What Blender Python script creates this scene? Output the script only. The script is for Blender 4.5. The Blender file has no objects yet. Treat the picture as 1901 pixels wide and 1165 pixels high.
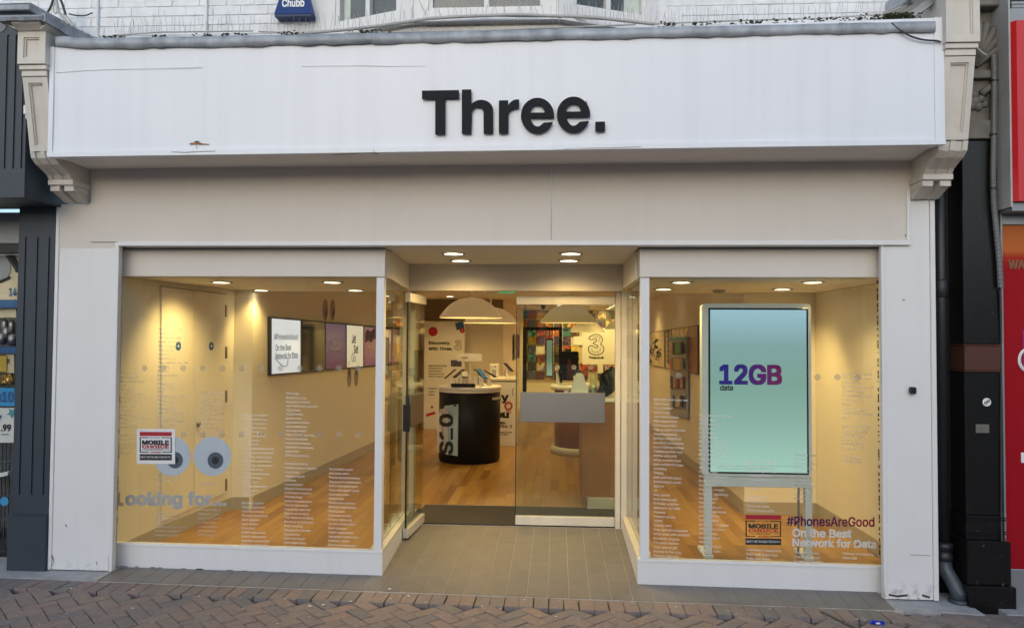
import bpy, bmesh, math, random, os
from mathutils import Vector, Matrix
random.seed(7)
scene = bpy.context.scene
COL = scene.collection

# ---------------------------------------------------------------- camera, sky, sun, exposure
CAM_POS = Vector((0.0, -5.5, 1.75))
YAW, PITCH, ROLL, FOC, IW, IH = math.radians(-3.415), math.radians(1.721), math.radians(.352), 1400.0, 1901.0, 1165.0
FW = Vector((math.sin(YAW)*math.cos(PITCH), math.cos(YAW)*math.cos(PITCH), math.sin(PITCH)))
RT0 = Vector((math.cos(YAW), -math.sin(YAW), 0)); UP0 = RT0.cross(FW)
RT = RT0*math.cos(ROLL) + UP0*math.sin(ROLL); UPV = UP0*math.cos(ROLL) - RT0*math.sin(ROLL)
cam_data = bpy.data.cameras.new('camera'); cam = bpy.data.objects.new('camera', cam_data); COL.objects.link(cam)
cam_data.sensor_width = 36.0; cam_data.lens = 36.0*FOC/IW; cam_data.clip_start = .05; cam_data.clip_end = 300
cam.matrix_world = Matrix(((RT.x, UPV.x, -FW.x, CAM_POS.x), (RT.y, UPV.y, -FW.y, CAM_POS.y), (RT.z, UPV.z, -FW.z, CAM_POS.z), (0, 0, 0, 1)))
scene.camera = cam
world = bpy.data.worlds.new('World'); scene.world = world; world.use_nodes = True
SUN_EL, SUN_ROT = math.radians(15), math.radians(192)
wn = world.node_tree.nodes; sky = wn.new('ShaderNodeTexSky'); sky.sky_type = 'NISHITA'; sky.sun_disc = False
sky.sun_elevation = SUN_EL; sky.sun_rotation = SUN_ROT; sky.air_density = 1.0; sky.dust_density = 1.0; sky.ozone_density = 2.2
world.node_tree.links.new(sky.outputs[0], wn['Background'].inputs[0]); wn['Background'].inputs[1].default_value = 0.150
sun_d = bpy.data.lights.new('sun', 'SUN'); sun_d.energy = .86; sun_d.angle = math.radians(100); sun_d.color = (1, .98, .955)
sun = bpy.data.objects.new('sun', sun_d); COL.objects.link(sun)
sd = Vector((math.sin(SUN_ROT)*math.cos(SUN_EL), math.cos(SUN_ROT)*math.cos(SUN_EL), math.sin(SUN_EL)))
sun.rotation_euler = sd.to_track_quat('Z', 'Y').to_euler()
scene.view_settings.view_transform = 'Standard'; scene.view_settings.look = 'None'; scene.view_settings.gamma = 1
scene.view_settings.use_curve_mapping = False
scene.view_settings.exposure = 0.55
scene.render.engine = 'CYCLES'
scene.cycles.use_denoising = True; scene.cycles.denoising_prefilter = 'ACCURATE'; scene.cycles.filter_glossy = .6; scene.cycles.max_bounces = 10; scene.cycles.diffuse_bounces = 5
scene.cycles.transparent_max_bounces = 24; scene.cycles.sample_clamp_indirect = 3.0; scene.cycles.caustics_reflective = False
LAMP = .60         # scale of every indoor lamp
WARM = (1.0, .69, .25)

# ---------------------------------------------------------------- measuring helpers (photo pixel + one known coordinate -> point in the street)
def _ray(px, py): return FW + RT*((px - IW/2)/FOC) - UPV*((py - IH/2)/FOC)
def at(px, py, Y): d = _ray(px, py); return CAM_POS + d*((Y - CAM_POS.y)/d.y)
def atz(px, py, z): d = _ray(px, py); return CAM_POS + d*((z - CAM_POS.z)/d.z)
def atx(px, py, x): d = _ray(px, py); return CAM_POS + d*((x - CAM_POS.x)/d.x)
def atw(px, py, a, b):
    """point on the upright wall through ground points a and b"""
    n = Vector((b[1]-a[1], a[0]-b[0], 0)); d = _ray(px, py)
    return CAM_POS + d*((Vector((a[0], a[1], 0)) - CAM_POS).dot(n)/d.dot(n))
def project(p):
    d = Vector(p) - CAM_POS; k = d.dot(FW)
    return (IW/2 + FOC*d.dot(RT)/k, IH/2 - FOC*d.dot(UPV)/k, k)

# ---------------------------------------------------------------- materials
def lin(r, g, b):
    f = lambda v: v/12.92 if v <= .04045 else ((v+.055)/1.055)**2.4
    return (f(r/255), f(g/255), f(b/255))
MATS = {}
def mat(name, col, rough=.5, metal=0.0, var=.06, scale=6.0, bump=0.0, bscale=60.0, streak=0.0, spec=.5, rnd=None, island=False, emit=None, est=0.0, dirt=None, coat=0.0, spots=0.0):
    m = bpy.data.materials.new(name); m.use_nodes = True; MATS[name] = m
    nt = m.node_tree; N, L = nt.nodes, nt.links; p = N['Principled BSDF']
    p.inputs['Roughness'].default_value = rough; p.inputs['Metallic'].default_value = metal
    p.inputs['Specular IOR Level'].default_value = spec; p.inputs['Coat Weight'].default_value = coat
    geo = N.new('ShaderNodeNewGeometry')
    nz = N.new('ShaderNodeTexNoise'); nz.inputs['Scale'].default_value = scale; nz.inputs['Detail'].default_value = 6
    L.new(geo.outputs['Position'], nz.inputs['Vector'])
    def mix(fac, a, b, blend='MIX'):
        x = N.new('ShaderNodeMix'); x.data_type = 'RGBA'; x.blend_type = blend
        for s, v in ((x.inputs[0], fac), (x.inputs[6], a), (x.inputs[7], b)):
            if hasattr(v, 'is_linked'): L.new(v, s)
            elif isinstance(v, (int, float)): s.default_value = v
            else: s.default_value = (*v[:3], 1)
        return x.outputs[2]
    lo = tuple(max(0, c*(1-var*2)) for c in col); hi = tuple(min(1, c*(1+var*2)) for c in col)
    c = mix(nz.outputs[0], lo, hi)
    if rnd:
        src = geo.outputs['Random Per Island'] if island else N.new('ShaderNodeObjectInfo').outputs['Random']
        r = N.new('ShaderNodeValToRGB'); r.color_ramp.interpolation = 'LINEAR'
        els = r.color_ramp.elements
        while len(els) < len(rnd): els.new(.5)
        for i, q in enumerate(rnd): els[i].position = i/(len(rnd)-1); els[i].color = (*q, 1)
        L.new(src, r.inputs[0]); c = mix(1.0, r.outputs[0], mix(nz.outputs[0], (1-var*2,)*3, (1+var*2,)*3), 'MULTIPLY')
    if streak:
        mp = N.new('ShaderNodeMapping'); mp.inputs['Scale'].default_value = (9, 9, .35); L.new(geo.outputs['Position'], mp.inputs[0])
        n2 = N.new('ShaderNodeTexNoise'); n2.inputs['Scale'].default_value = 1.4; n2.inputs['Detail'].default_value = 7; L.new(mp.outputs[0], n2.inputs['Vector'])
        rr = N.new('ShaderNodeMapRange'); rr.inputs[1].default_value = .45; rr.inputs[2].default_value = .8; L.new(n2.outputs[0], rr.inputs[0])
        mm = N.new('ShaderNodeMath'); mm.operation = 'MULTIPLY'; mm.inputs[1].default_value = streak; L.new(rr.outputs[0], mm.inputs[0])
        c = mix(mm.outputs[0], c, tuple(q*.55 for q in col))
    if dirt:                                                        # dirt splash that clings near a given height: (z0, z1, strength, colour)
        sx = N.new('ShaderNodeSeparateXYZ'); L.new(geo.outputs['Position'], sx.inputs[0])
        r2 = N.new('ShaderNodeMapRange'); r2.inputs[1].default_value = dirt[1]; r2.inputs[2].default_value = dirt[0]; L.new(sx.outputs[2], r2.inputs[0])
        n3 = N.new('ShaderNodeTexNoise'); n3.inputs['Scale'].default_value = 22; n3.inputs['Detail'].default_value = 9; L.new(geo.outputs['Position'], n3.inputs['Vector'])
        r3 = N.new('ShaderNodeMapRange'); r3.inputs[1].default_value = .48; r3.inputs[2].default_value = .68; L.new(n3.outputs[0], r3.inputs[0])
        m3 = N.new('ShaderNodeMath'); m3.operation = 'MULTIPLY'; L.new(r2.outputs[0], m3.inputs[0]); L.new(r3.outputs[0], m3.inputs[1])
        m4 = N.new('ShaderNodeMath'); m4.operation = 'MULTIPLY'; m4.inputs[1].default_value = dirt[2]; m4.use_clamp = True; L.new(m3.outputs[0], m4.inputs[0])
        c = mix(m4.outputs[0], c, dirt[3])
    if spots:
        n5 = N.new('ShaderNodeTexNoise'); n5.inputs['Scale'].default_value = 38; n5.inputs['Detail'].default_value = 3; L.new(geo.outputs['Position'], n5.inputs['Vector'])
        r5 = N.new('ShaderNodeMapRange'); r5.inputs[1].default_value = .70; r5.inputs[2].default_value = .76; r5.inputs[4].default_value = spots; L.new(n5.outputs[0], r5.inputs[0])
        c = mix(r5.outputs[0], c, (.45, .42, .38))
    L.new(c, p.inputs['Base Color'])
    if bump:
        nb = N.new('ShaderNodeTexNoise'); nb.inputs['Scale'].default_value = bscale; nb.inputs['Detail'].default_value = 5; L.new(geo.outputs['Position'], nb.inputs['Vector'])
        bp = N.new('ShaderNodeBump'); bp.inputs['Strength'].default_value = bump; bp.inputs['Distance'].default_value = .01
        L.new(nb.outputs[0], bp.inputs['Height']); L.new(bp.outputs[0], p.inputs['Normal'])
    if emit:
        p.inputs['Emission Color'].default_value = (*emit, 1); p.inputs['Emission Strength'].default_value = est
    return m

def glass(name, tint, haze=0.0):
    """thin architectural glazing: clear transmission plus Schlick reflection"""
    m = bpy.data.materials.new(name); m.use_nodes = True; N, L = m.node_tree.nodes, m.node_tree.links
    N.remove(N['Principled BSDF']); out = N['Material Output']
    g = N.new('ShaderNodeNewGeometry'); dt = N.new('ShaderNodeVectorMath'); dt.operation = 'DOT_PRODUCT'
    L.new(g.outputs['Normal'], dt.inputs[0]); L.new(g.outputs['Incoming'], dt.inputs[1])
    def ma(op, a, b=None):
        x = N.new('ShaderNodeMath'); x.operation = op; x.use_clamp = op == 'ADD'
        for i, v in enumerate((a, b)):
            if v is None: continue
            if hasattr(v, 'is_linked'): L.new(v, x.inputs[i])
            else: x.inputs[i].default_value = v
        return x.outputs[0]
    f = ma('ADD', ma('MULTIPLY', ma('POWER', ma('SUBTRACT', 1.0, ma('ABSOLUTE', dt.outputs['Value'])), 5.0), .96), .045)
    tr = N.new('ShaderNodeBsdfTransparent'); tr.inputs[0].default_value = (*tint, 1)
    gl = N.new('ShaderNodeBsdfGlossy'); gl.inputs['Roughness'].default_value = 0.0
    mx = N.new('ShaderNodeMixShader'); L.new(f, mx.inputs[0]); L.new(tr.outputs[0], mx.inputs[1]); L.new(gl.outputs[0], mx.inputs[2])
    last = mx.outputs[0]
    if haze:
        df = N.new('ShaderNodeBsdfDiffuse'); df.inputs[0].default_value = (.75, .76, .76, 1)
        m2 = N.new('ShaderNodeMixShader'); m2.inputs[0].default_value = haze; L.new(last, m2.inputs[1]); L.new(df.outputs[0], m2.inputs[2]); last = m2.outputs[0]
    L.new(last, out.inputs[0]); MATS[name] = m; return m

def vinyl(name, col, cover):
    """etched or printed film: part opaque, part clear"""
    m = bpy.data.materials.new(name); m.use_nodes = True; N, L = m.node_tree.nodes, m.node_tree.links
    p = N['Principled BSDF']; p.inputs['Base Color'].default_value = (*col, 1); p.inputs['Roughness'].default_value = .7
    tr = N.new('ShaderNodeBsdfTransparent'); mx = N.new('ShaderNodeMixShader'); mx.inputs[0].default_value = cover
    L.new(tr.outputs[0], mx.inputs[1]); L.new(p.outputs[0], mx.inputs[2]); L.new(mx.outputs[0], N['Material Output'].inputs[0]); MATS[name] = m; return m

def screen_gradient(name, stops, z0, z1, est, horizontal=False, x0=0, x1=1):
    """a lit display or print whose picture is a colour gradient"""
    m = bpy.data.materials.new(name); m.use_nodes = True; N, L = m.node_tree.nodes, m.node_tree.links; p = N['Principled BSDF']
    g = N.new('ShaderNodeNewGeometry'); s = N.new('ShaderNodeSeparateXYZ'); L.new(g.outputs['Position'], s.inputs[0])
    r = N.new('ShaderNodeMapRange'); r.inputs[1].default_value = x0 if horizontal else z0; r.inputs[2].default_value = x1 if horizontal else z1
    L.new(s.outputs[0 if horizontal else 2], r.inputs[0]); k = N.new('ShaderNodeValToRGB'); e = k.color_ramp.elements
    while len(e) < len(stops): e.new(.5)
    for i, (q, c) in enumerate(stops): e[i].position = q; e[i].color = (*c, 1)
    L.new(r.outputs[0], k.inputs[0])
    if est:
        p.inputs['Base Color'].default_value = (.02, .02, .02, 1); L.new(k.outputs[0], p.inputs['Emission Color']); p.inputs['Emission Strength'].default_value = est; p.inputs['Roughness'].default_value = .15
    else: L.new(k.outputs[0], p.inputs['Base Color']); p.inputs['Roughness'].default_value = .5; p.inputs['Specular IOR Level'].default_value = .12
    MATS[name] = m; return m

def picture(name, est=0.0):
    """an abstract photographic print: three tones from the object's own random number, broken by noise"""
    m = bpy.data.materials.new(name); m.use_nodes = True; N, L = m.node_tree.nodes, m.node_tree.links; p = N['Principled BSDF']
    oi = N.new('ShaderNodeObjectInfo'); tc = N.new('ShaderNodeTexCoord')
    ad = N.new('ShaderNodeVectorMath'); ad.operation = 'ADD'; mu = N.new('ShaderNodeMath'); mu.operation = 'MULTIPLY'; mu.inputs[1].default_value = 37.0
    L.new(oi.outputs['Random'], mu.inputs[0]); L.new(tc.outputs['Object'], ad.inputs[0]); L.new(mu.outputs[0], ad.inputs[1])
    nz = N.new('ShaderNodeTexNoise'); nz.inputs['Scale'].default_value = 8; nz.inputs['Detail'].default_value = 2.5; nz.inputs['Distortion'].default_value = 1.2; L.new(ad.outputs[0], nz.inputs['Vector'])
    def hue(seed, sat, val):
        w = N.new('ShaderNodeTexWhiteNoise'); w.noise_dimensions = '1D'; a = N.new('ShaderNodeMath'); a.inputs[1].default_value = seed; L.new(oi.outputs['Random'], a.inputs[0]); L.new(a.outputs[0], w.inputs['W'])
        r = N.new('ShaderNodeValToRGB'); e = r.color_ramp.elements; cols = [(.50, .09, .03), (.62, .28, .05), (.28, .05, .08), (.05, .22, .24), (.06, .06, .14), (.18, .20, .05), (.48, .32, .15), (.03, .025, .02), (.34, .10, .05), (.10, .06, .04), (.60, .44, .14), (.05, .04, .05)]
        while len(e) < len(cols): e.new(.5)
        for i, q in enumerate(cols): e[i].position = i/len(cols); e[i].color = (*[v*val for v in q], 1)
        r.color_ramp.interpolation = 'CONSTANT'; L.new(w.outputs[0], r.inputs[0]); return r.outputs[0]
    r1 = N.new('ShaderNodeMapRange'); r1.inputs[1].default_value = .42; r1.inputs[2].default_value = .50; L.new(nz.outputs[0], r1.inputs[0])
    r2 = N.new('ShaderNodeMapRange'); r2.inputs[1].default_value = .58; r2.inputs[2].default_value = .66; L.new(nz.outputs[0], r2.inputs[0])
    a = N.new('ShaderNodeMix'); a.data_type = 'RGBA'; L.new(r1.outputs[0], a.inputs[0]); L.new(hue(1.3, 1, .35), a.inputs[6]); L.new(hue(5.7, 1, 1.0), a.inputs[7])
    b = N.new('ShaderNodeMix'); b.data_type = 'RGBA'; L.new(r2.outputs[0], b.inputs[0]); L.new(a.outputs[2], b.inputs[6]); L.new(hue(9.1, 1, 1.6), b.inputs[7])
    L.new(b.outputs[2], p.inputs['Base Color']); p.inputs['Roughness'].default_value = .3; MATS[name] = m
    if est: L.new(b.outputs[2], p.inputs['Emission Color']); p.inputs['Emission Strength'].default_value = est
    return m

white = mat('white_paint', (.74, .735, .73), .45, var=.02, scale=3, streak=.08, bump=.05, bscale=25)
whitefoot = mat('white_paint_worn_foot', (.735, .725, .715), .45, var=.02, scale=3, streak=.08, bump=.05, bscale=25, dirt=(-.10, .06, .9, (.14, .12, .10)))
fascia_m = mat('fascia_paint', (.745, .765, .81), .35, var=.018, scale=1.5, streak=.12, bump=.03, bscale=8)
cream = mat('cream_paint', (.63, .59, .53), .55, var=.05, scale=8, streak=.25, bump=.15, bscale=40)
head_m = mat('pier_head_paint', (.69, .66, .625), .5, var=.02, streak=.06)
ceilwhite = mat('entrance_ceiling_paint', (.82, .80, .76), .6, var=.02)
soffit_m = mat('soffit_paint', (.78, .745, .70), .6, var=.04, scale=5, bump=.06)
frieze_m = mat('frieze_shaded_white', (.655, .60, .54), .5, var=.025, scale=2.5, streak=.06, bump=.04, bscale=15)  # same white paint, with shade and warm ground bounce put into the colour
brickwhite = mat('painted_brick', (.77, .785, .81), .6, var=.07, scale=14, streak=.25, bump=.5, bscale=30)
mortar = mat('painted_mortar', (.74, .755, .78), .8, var=.08, scale=20, bump=.4)
lead = mat('lead_sheet', (.33, .36, .40), .5, metal=.1, var=.42, scale=9, streak=.55, bump=.35, bscale=14)
slate = mat('slate_paint', (.028, .040, .054), .5, var=.08, scale=5, bump=.08, bscale=60)
blackpaint = mat('black_paint', (.008, .008, .009), .4, var=.1)
charcoal = mat('letter_charcoal', (.010, .012, .015), .65, var=.05, spec=.2)
granite = mat('black_granite', (.009, .0085, .0085), .28, var=.5, scale=90, spots=.25, spec=.3, bump=.05, bscale=80)
redgranite = mat('red_granite', (.085, .030, .020), .3, var=.5, scale=120, spots=.12)
stone_grey = mat('grey_stone', (.16, .15, .13), .8, var=.25, scale=14, bump=.4, streak=.3)
redsign = mat('red_sign', (.55, .012, .014), .3, var=.04)
alu = mat('grey_aluminium', (.27, .28, .29), .4, metal=.4, var=.08)
greyplastic = mat('grey_plastic', (.14, .14, .14), .5, var=.12)
pipeblack = mat('cast_iron_paint', (.014, .015, .017), .45, var=.2, bump=.2)
pipegrey = mat('worn_iron', (.05, .06, .075), .4, var=.25, scale=20, bump=.2)
BR = [tuple(2.3*(v*.68 + m*.32) for v, m in zip(q, (.095, .081, .075))) for q in [(.086, .069, .063), (.108, .079, .068), (.075, .072, .071), (.124, .085, .071), (.096, .078, .071), (.064, .064, .065), (.117, .092, .081), (.100, .073, .064)]]
paver = mat('clay_paver', (.1, .07, .06), .8, var=.16, scale=30, bump=.3, bscale=120, rnd=BR)
paver_far = mat('clay_paver_far', (.1, .07, .06), .8, var=.16, scale=30, bump=.3, bscale=120, rnd=BR, island=True)
joint_m = mat('sandy_joint', (.075, .068, .062), .95, var=.3, scale=40)
road_m = mat('worn_street_paving', (.26, .23, .21), .85, var=.2, scale=5)
tile_m = mat('grey_floor_tile', (.15, .145, .14), .5, var=.10, scale=8, bump=.08, rnd=[(.158, .146, .139), (.165, .153, .145), (.172, .159, .150)])
grout_m = mat('pale_grout', (.42, .39, .35), .9, var=.25, scale=20)
concrete = mat('concrete_patch', (.36, .36, .36), .85, var=.18, scale=14, bump=.4)
OAK = [(.30, .150, .032), (.37, .205, .050), (.22, .100, .021), (.42, .245, .065), (.33, .170, .038), (.26, .125, .026)]
oak = mat('oak_strip', (.4, .2, .06), .30, var=.12, scale=18, rnd=OAK, bump=.02)
oak_far = mat('oak_strip_far', (.4, .2, .06), .30, var=.12, scale=18, rnd=OAK, island=True)
mat_m = mat('door_mat_fibre', (.05, .043, .037), .95, var=.3, scale=90, bump=.6, bscale=300)
inwall = mat('inner_wall_paint', (.77, .72, .61), .6, var=.02, scale=3)
indark = mat('unlit_wall_brown', (.24, .17, .12), .7, var=.05)  # wall colour darkened to stand for its unlit top
inceil = mat('ceiling_paint', (.76, .73, .67), .7, var=.02)
woodlam = mat('wood_laminate', (.26, .115, .042), .4, var=.09, scale=9, streak=.25)
plinthm = mat('plinth_laminate', (.40, .36, .28), .45, var=.04)
whitelam = mat('white_laminate', (.78, .76, .70), .3, var=.02)
blacklam = mat('black_laminate', (.009, .009, .010), .45, var=.05, spec=.2)
steel = mat('brushed_steel', (.24, .235, .235), .36, metal=.9, var=.03, scale=4)
chrome = mat('hinge_steel', (.25, .22, .17), .35, metal=.9)
blackglass = mat('black_screen', (.010, .010, .012), .08, var=.02)
totem_m = mat('totem_casing', (.58, .61, .62), .35, var=.03)
paperwhite = mat('printed_white', (.74, .73, .71), .5, var=.01)
inkblack = mat('print_black', (.012, .012, .014), .6, var=.02)
inkred = mat('print_red', (.42, .012, .02), .5, var=.03)
inkorange = mat('print_orange', (.45, .07, .03), .5, var=.03)
inkblue = mat('print_blue', (.02, .10, .28), .5, var=.03)
inkteal = mat('print_teal', (.05, .30, .36), .5, var=.03)
inkgreen = mat('print_green', (.02, .30, .10), .5, var=.03)
inkyellow = mat('print_yellow', (.55, .36, .04), .5, var=.05)
inkpurple = mat('print_purple', (.10, .022, .15), .4, var=.25, scale=6)
inkpink = mat('print_pink', (.40, .16, .15), .4, var=.35, scale=9)
inkcream = mat('print_cream', (.62, .52, .36), .5, var=.05)
inkgrey = mat('print_grey', (.30, .31, .33), .5, var=.05)
magenta = mat('print_magenta', (.32, .01, .12), .4, var=.05)
alarmblue = mat('alarm_blue', (.004, .040, .19), .45, var=.08, spec=.25)
moss_m = mat('moss', (.045, .055, .015), .95, var=.4, scale=60, bump=.8)
cable_m = mat('pale_cable', (.42, .42, .40), .5, var=.12)
cabledark = mat('dark_cable', (.03, .03, .03), .5, var=.2)
spike_m = mat('spike_wire', (.42, .41, .40), .4, metal=.4)
grime_shade = mat('grime_and_shade', (.06, .045, .035), .9, var=.4, scale=50)  # stain colour; also paints the contact shadow under the stall risers
rust = mat('rust_stain', (.36, .16, .07), .9, var=.4, scale=60)
hairline = mat('hairline_crack', (.24, .20, .18), .9, var=.3, scale=50)
goldm = mat('gold_trinkets', (.45, .26, .06), .25, metal=.8, var=.5, scale=120)
skin_white = mat('litter_white', (.75, .75, .75), .7)
foilblue = mat('blue_wrapper', (.01, .03, .42), .25, metal=.3, var=.5, scale=90)
glass_clear = glass('window_glass', (.97, .985, .95), .005)
glass_plain = glass('neighbour_glass', (.97, .98, .97))
glass_side = glass('door_glass', (.90, .95, .90))
frost = vinyl('frosted_film', (.50, .49, .44), .62)
frosttext = vinyl('white_vinyl_text', (.70, .69, .65), .78)
frostfaint = vinyl('faint_vinyl_text', (.50, .49, .46), .55)
frostdot = vinyl('frosted_dot', (.40, .36, .28), .28)
greyvinyl = vinyl('grey_vinyl', (.42, .42, .40), .78)
lamp_on = mat('lit_lamp_disc', (.9, .8, .6), .5, emit=(1, .86, .58), est=7)
tube_on = mat('lit_tube', (.9, .9, .9), .5, emit=(1, .97, .9), est=4)
counterglow = mat('lit_counter_top', (.78, .74, .62), .3, var=.02)
lampshade = mat('lamp_shade_enamel', (.74, .66, .50), .45, var=.03, emit=(1, .70, .33), est=.10)
exitgreen = mat('lit_exit_sign', (.02, .3, .12), .4, emit=(.02, .45, .16), est=.5)
pic = picture('photo_print')
for k in ('lit_lamp_disc', 'lit_tube', 'lit_exit_sign', 'lamp_shade_enamel'): MATS[k].cycles.emission_sampling = 'NONE'

# ---------------------------------------------------------------- object helpers
WL = {}
def tag(o, label=None, cat=None, group=None, kind=None):
    if label: o['label'] = label
    if cat: o['category'] = cat
    if group: o['group'] = group
    if kind: o['kind'] = kind
    return o
def thing(name, label, cat, loc=(0, 0, 0), group=None):
    o = bpy.data.objects.new(name, None); COL.objects.link(o); o.location = loc; o.empty_display_size = .1; WL[o.name] = Vector(loc)
    return tag(o, label, cat, group)
def struct(name):
    o = bpy.data.objects.new(name, None); COL.objects.link(o); WL[o.name] = Vector((0, 0, 0)); o['kind'] = 'structure'; return o
def put(name, me, m=None, parent=None, loc=(0, 0, 0), rot=None):
    """link mesh data (built in street coordinates) as one object, as child of parent if given"""
    o = bpy.data.objects.new(name, me); COL.objects.link(o)
    if m is not None and not me.materials: me.materials.append(m)
    w = Vector(loc); o.location = w
    if parent is not None:
        o.parent = parent; o.location = w - WL[parent.name]
    WL[o.name] = w
    if rot: o.rotation_euler = rot
    return o
class MB:
    def __init__(s): s.b = bmesh.new()
    def box(s, x0, x1, y0, y1, z0, z1, bv=0.0):
        vs = [s.b.verts.new((x, y, z)) for x in (x0, x1) for y in (y0, y1) for z in (z0, z1)]
        fs = [s.b.faces.new([vs[i] for i in f]) for f in ((0, 1, 3, 2), (4, 6, 7, 5), (0, 4, 5, 1), (2, 3, 7, 6), (0, 2, 6, 4), (1, 5, 7, 3))]
        bmesh.ops.recalc_face_normals(s.b, faces=fs)
        if bv:
            es = list({e for f in fs for e in f.edges}); bmesh.ops.bevel(s.b, geom=es, offset=bv, segments=1, affect='EDGES')
        return s
    def hexa(s, p):
        """p: 8 points, bottom ring 0-3 then top ring 4-7"""
        vs = [s.b.verts.new(q) for q in p]
        fs = [s.b.faces.new([vs[i] for i in f]) for f in ((3, 2, 1, 0), (4, 5, 6, 7), (0, 1, 5, 4), (1, 2, 6, 5), (2, 3, 7, 6), (3, 0, 4, 7))]
        bmesh.ops.recalc_face_normals(s.b, faces=fs); return s
    def prism(s, pts, a0, a1, axis='x'):
        """polygon extruded: axis x -> pts are (y,z); y -> (x,z); z -> (x,y)"""
        f = {'x': lambda p, a: (a, p[0], p[1]), 'y': lambda p, a: (p[0], a, p[1]), 'z': lambda p, a: (p[0], p[1], a)}[axis]
        A = [s.b.verts.new(f(p, a0)) for p in pts]; B = [s.b.verts.new(f(p, a1)) for p in pts]; n = len(pts)
        fs = [s.b.faces.new(A), s.b.faces.new(B[::-1])] + [s.b.faces.new((A[i], B[i], B[(i+1) % n], A[(i+1) % n])) for i in range(n)]
        bmesh.ops.recalc_face_normals(s.b, faces=fs); return s
    def tube(s, path, r, n=6):
        path = [Vector(p) for p in path]; rings = []
        for i, p in enumerate(path):
            d = (path[min(i+1, len(path)-1)] - path[max(i-1, 0)]).normalized()
            u = d.orthogonal().normalized() if i == 0 else (u - d*u.dot(d)).normalized()
            v = d.cross(u); q = r[i] if isinstance(r, (list, tuple)) else r
            rings.append([s.b.verts.new(p + u*q*math.cos(2*math.pi*k/n) + v*q*math.sin(2*math.pi*k/n)) for k in range(n)])
        for a, c in zip(rings, rings[1:]):
            for k in range(n): s.b.faces.new((a[k], a[(k+1) % n], c[(k+1) % n], c[k]))
        s.b.faces.new(rings[0][::-1]); s.b.faces.new(rings[-1]); return s
    def lathe(s, prof, c, n=40, cap=True):
        rings = [[s.b.verts.new((c[0]+r*math.cos(2*math.pi*k/n), c[1]+r*math.sin(2*math.pi*k/n), c[2]+z)) for k in range(n)] for r, z in prof]
        for a, q in zip(rings, rings[1:]):
            for k in range(n): s.b.faces.new((a[k], a[(k+1) % n], q[(k+1) % n], q[k]))
        if cap: s.b.faces.new(rings[0][::-1]); s.b.faces.new(rings[-1])
        return s
    def plate(s, o, vx, vz, t=.002, push=0.0):
        """thin slab with front face corner o and edge vectors vx, vz; thickness t away from the viewer side"""
        o, vx, vz = Vector(o), Vector(vx), Vector(vz); n = vx.cross(vz).normalized()
        o = o + n*push; f = [o, o+vx, o+vx+vz, o+vz]; return s.hexa([q - n*t for q in f] + f)
    def disc(s, c, r, vx, vz, t=.002, n=24, sz=1.0):
        c, vx, vz = Vector(c), Vector(vx).normalized(), Vector(vz).normalized(); nn = vx.cross(vz)
        A = [s.b.verts.new(c + vx*r*math.cos(2*math.pi*k/n) + vz*r*sz*math.sin(2*math.pi*k/n)) for k in range(n)]; B = [s.b.verts.new(a.co - nn*t) for a in A]
        s.b.faces.new(A); s.b.faces.new(B[::-1])
        for k in range(n): s.b.faces.new((A[k], B[k], B[(k+1) % n], A[(k+1) % n]))
        return s
    def ball(s, c, r, sx=1, sy=1, sz=1, sub=2, jit=0):
        g = bmesh.ops.create_icosphere(s.b, subdivisions=sub, radius=1)
        for v in g['verts']:
            q = 1 + (random.uniform(-jit, jit) if jit else 0); v.co = Vector((c[0]+v.co.x*r*sx*q, c[1]+v.co.y*r*sy*q, c[2]+v.co.z*r*sz*q))
        return s
    def mesh(s, name, m=None, smooth=False):
        me = bpy.data.meshes.new(name); s.b.to_mesh(me); s.b.free()
        if smooth:
            for p in me.polygons: p.use_smooth = True
        if m: me.materials.append(m)
        return me
    def build(s, name, m, parent=None, smooth=False, label=None, kind=None):
        o = put(name, s.mesh(name, m, smooth), None, parent)
        if label: o['label'] = label
        if kind: o['kind'] = kind
        return o
def rtag(o, label, cat, group=None): return tag(o, label, cat, group)

FONT = None
try: FONT = bpy.data.fonts.load(os.path.join(bpy.utils.resource_path('LOCAL'), 'datafiles', 'fonts', 'Inter.woff2'))
except Exception: FONT = None
def embolden(me, w):
    """heavier weight: the same glyphs repeated around a small circle, each a hair above the last"""
    n = 8 if w > .015 else 2
    bm2 = bmesh.new()
    for k in range(n):
        ox, oy = ((1, 1), (-1, -1), (1, -1), (-1, 1), (1, 0), (-1, 0), (0, 1), (0, -1))[k]; t = bpy.data.meshes.new('t'); t.from_pydata([(v.co.x + w*ox, v.co.y + w*.8*oy, k*.0045) for v in me.vertices], [], [tuple(p.vertices) for p in me.polygons])
        bm2.from_mesh(t); bpy.data.meshes.remove(t)
    bm2.to_mesh(me); bm2.free(); return me
def text_mesh(body, bold=0.0, ext=0.0, align='LEFT', spacing=1.0, line=1.0):
    cu = bpy.data.curves.new('lettering', 'FONT'); cu.body = body; cu.size = 1.0; cu.align_x = align; cu.resolution_u = 3
    cu.space_character = spacing; cu.space_line = line; cu.extrude = ext
    if FONT: cu.font = FONT
    o = bpy.data.objects.new('lettering', cu); COL.objects.link(o)
    dg = bpy.context.evaluated_depsgraph_get(); me = bpy.data.meshes.new_from_object(o.evaluated_get(dg)); bpy.data.objects.remove(o); bpy.data.curves.remove(cu)
    return embolden(me, bold) if bold >= .008 else me
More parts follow.
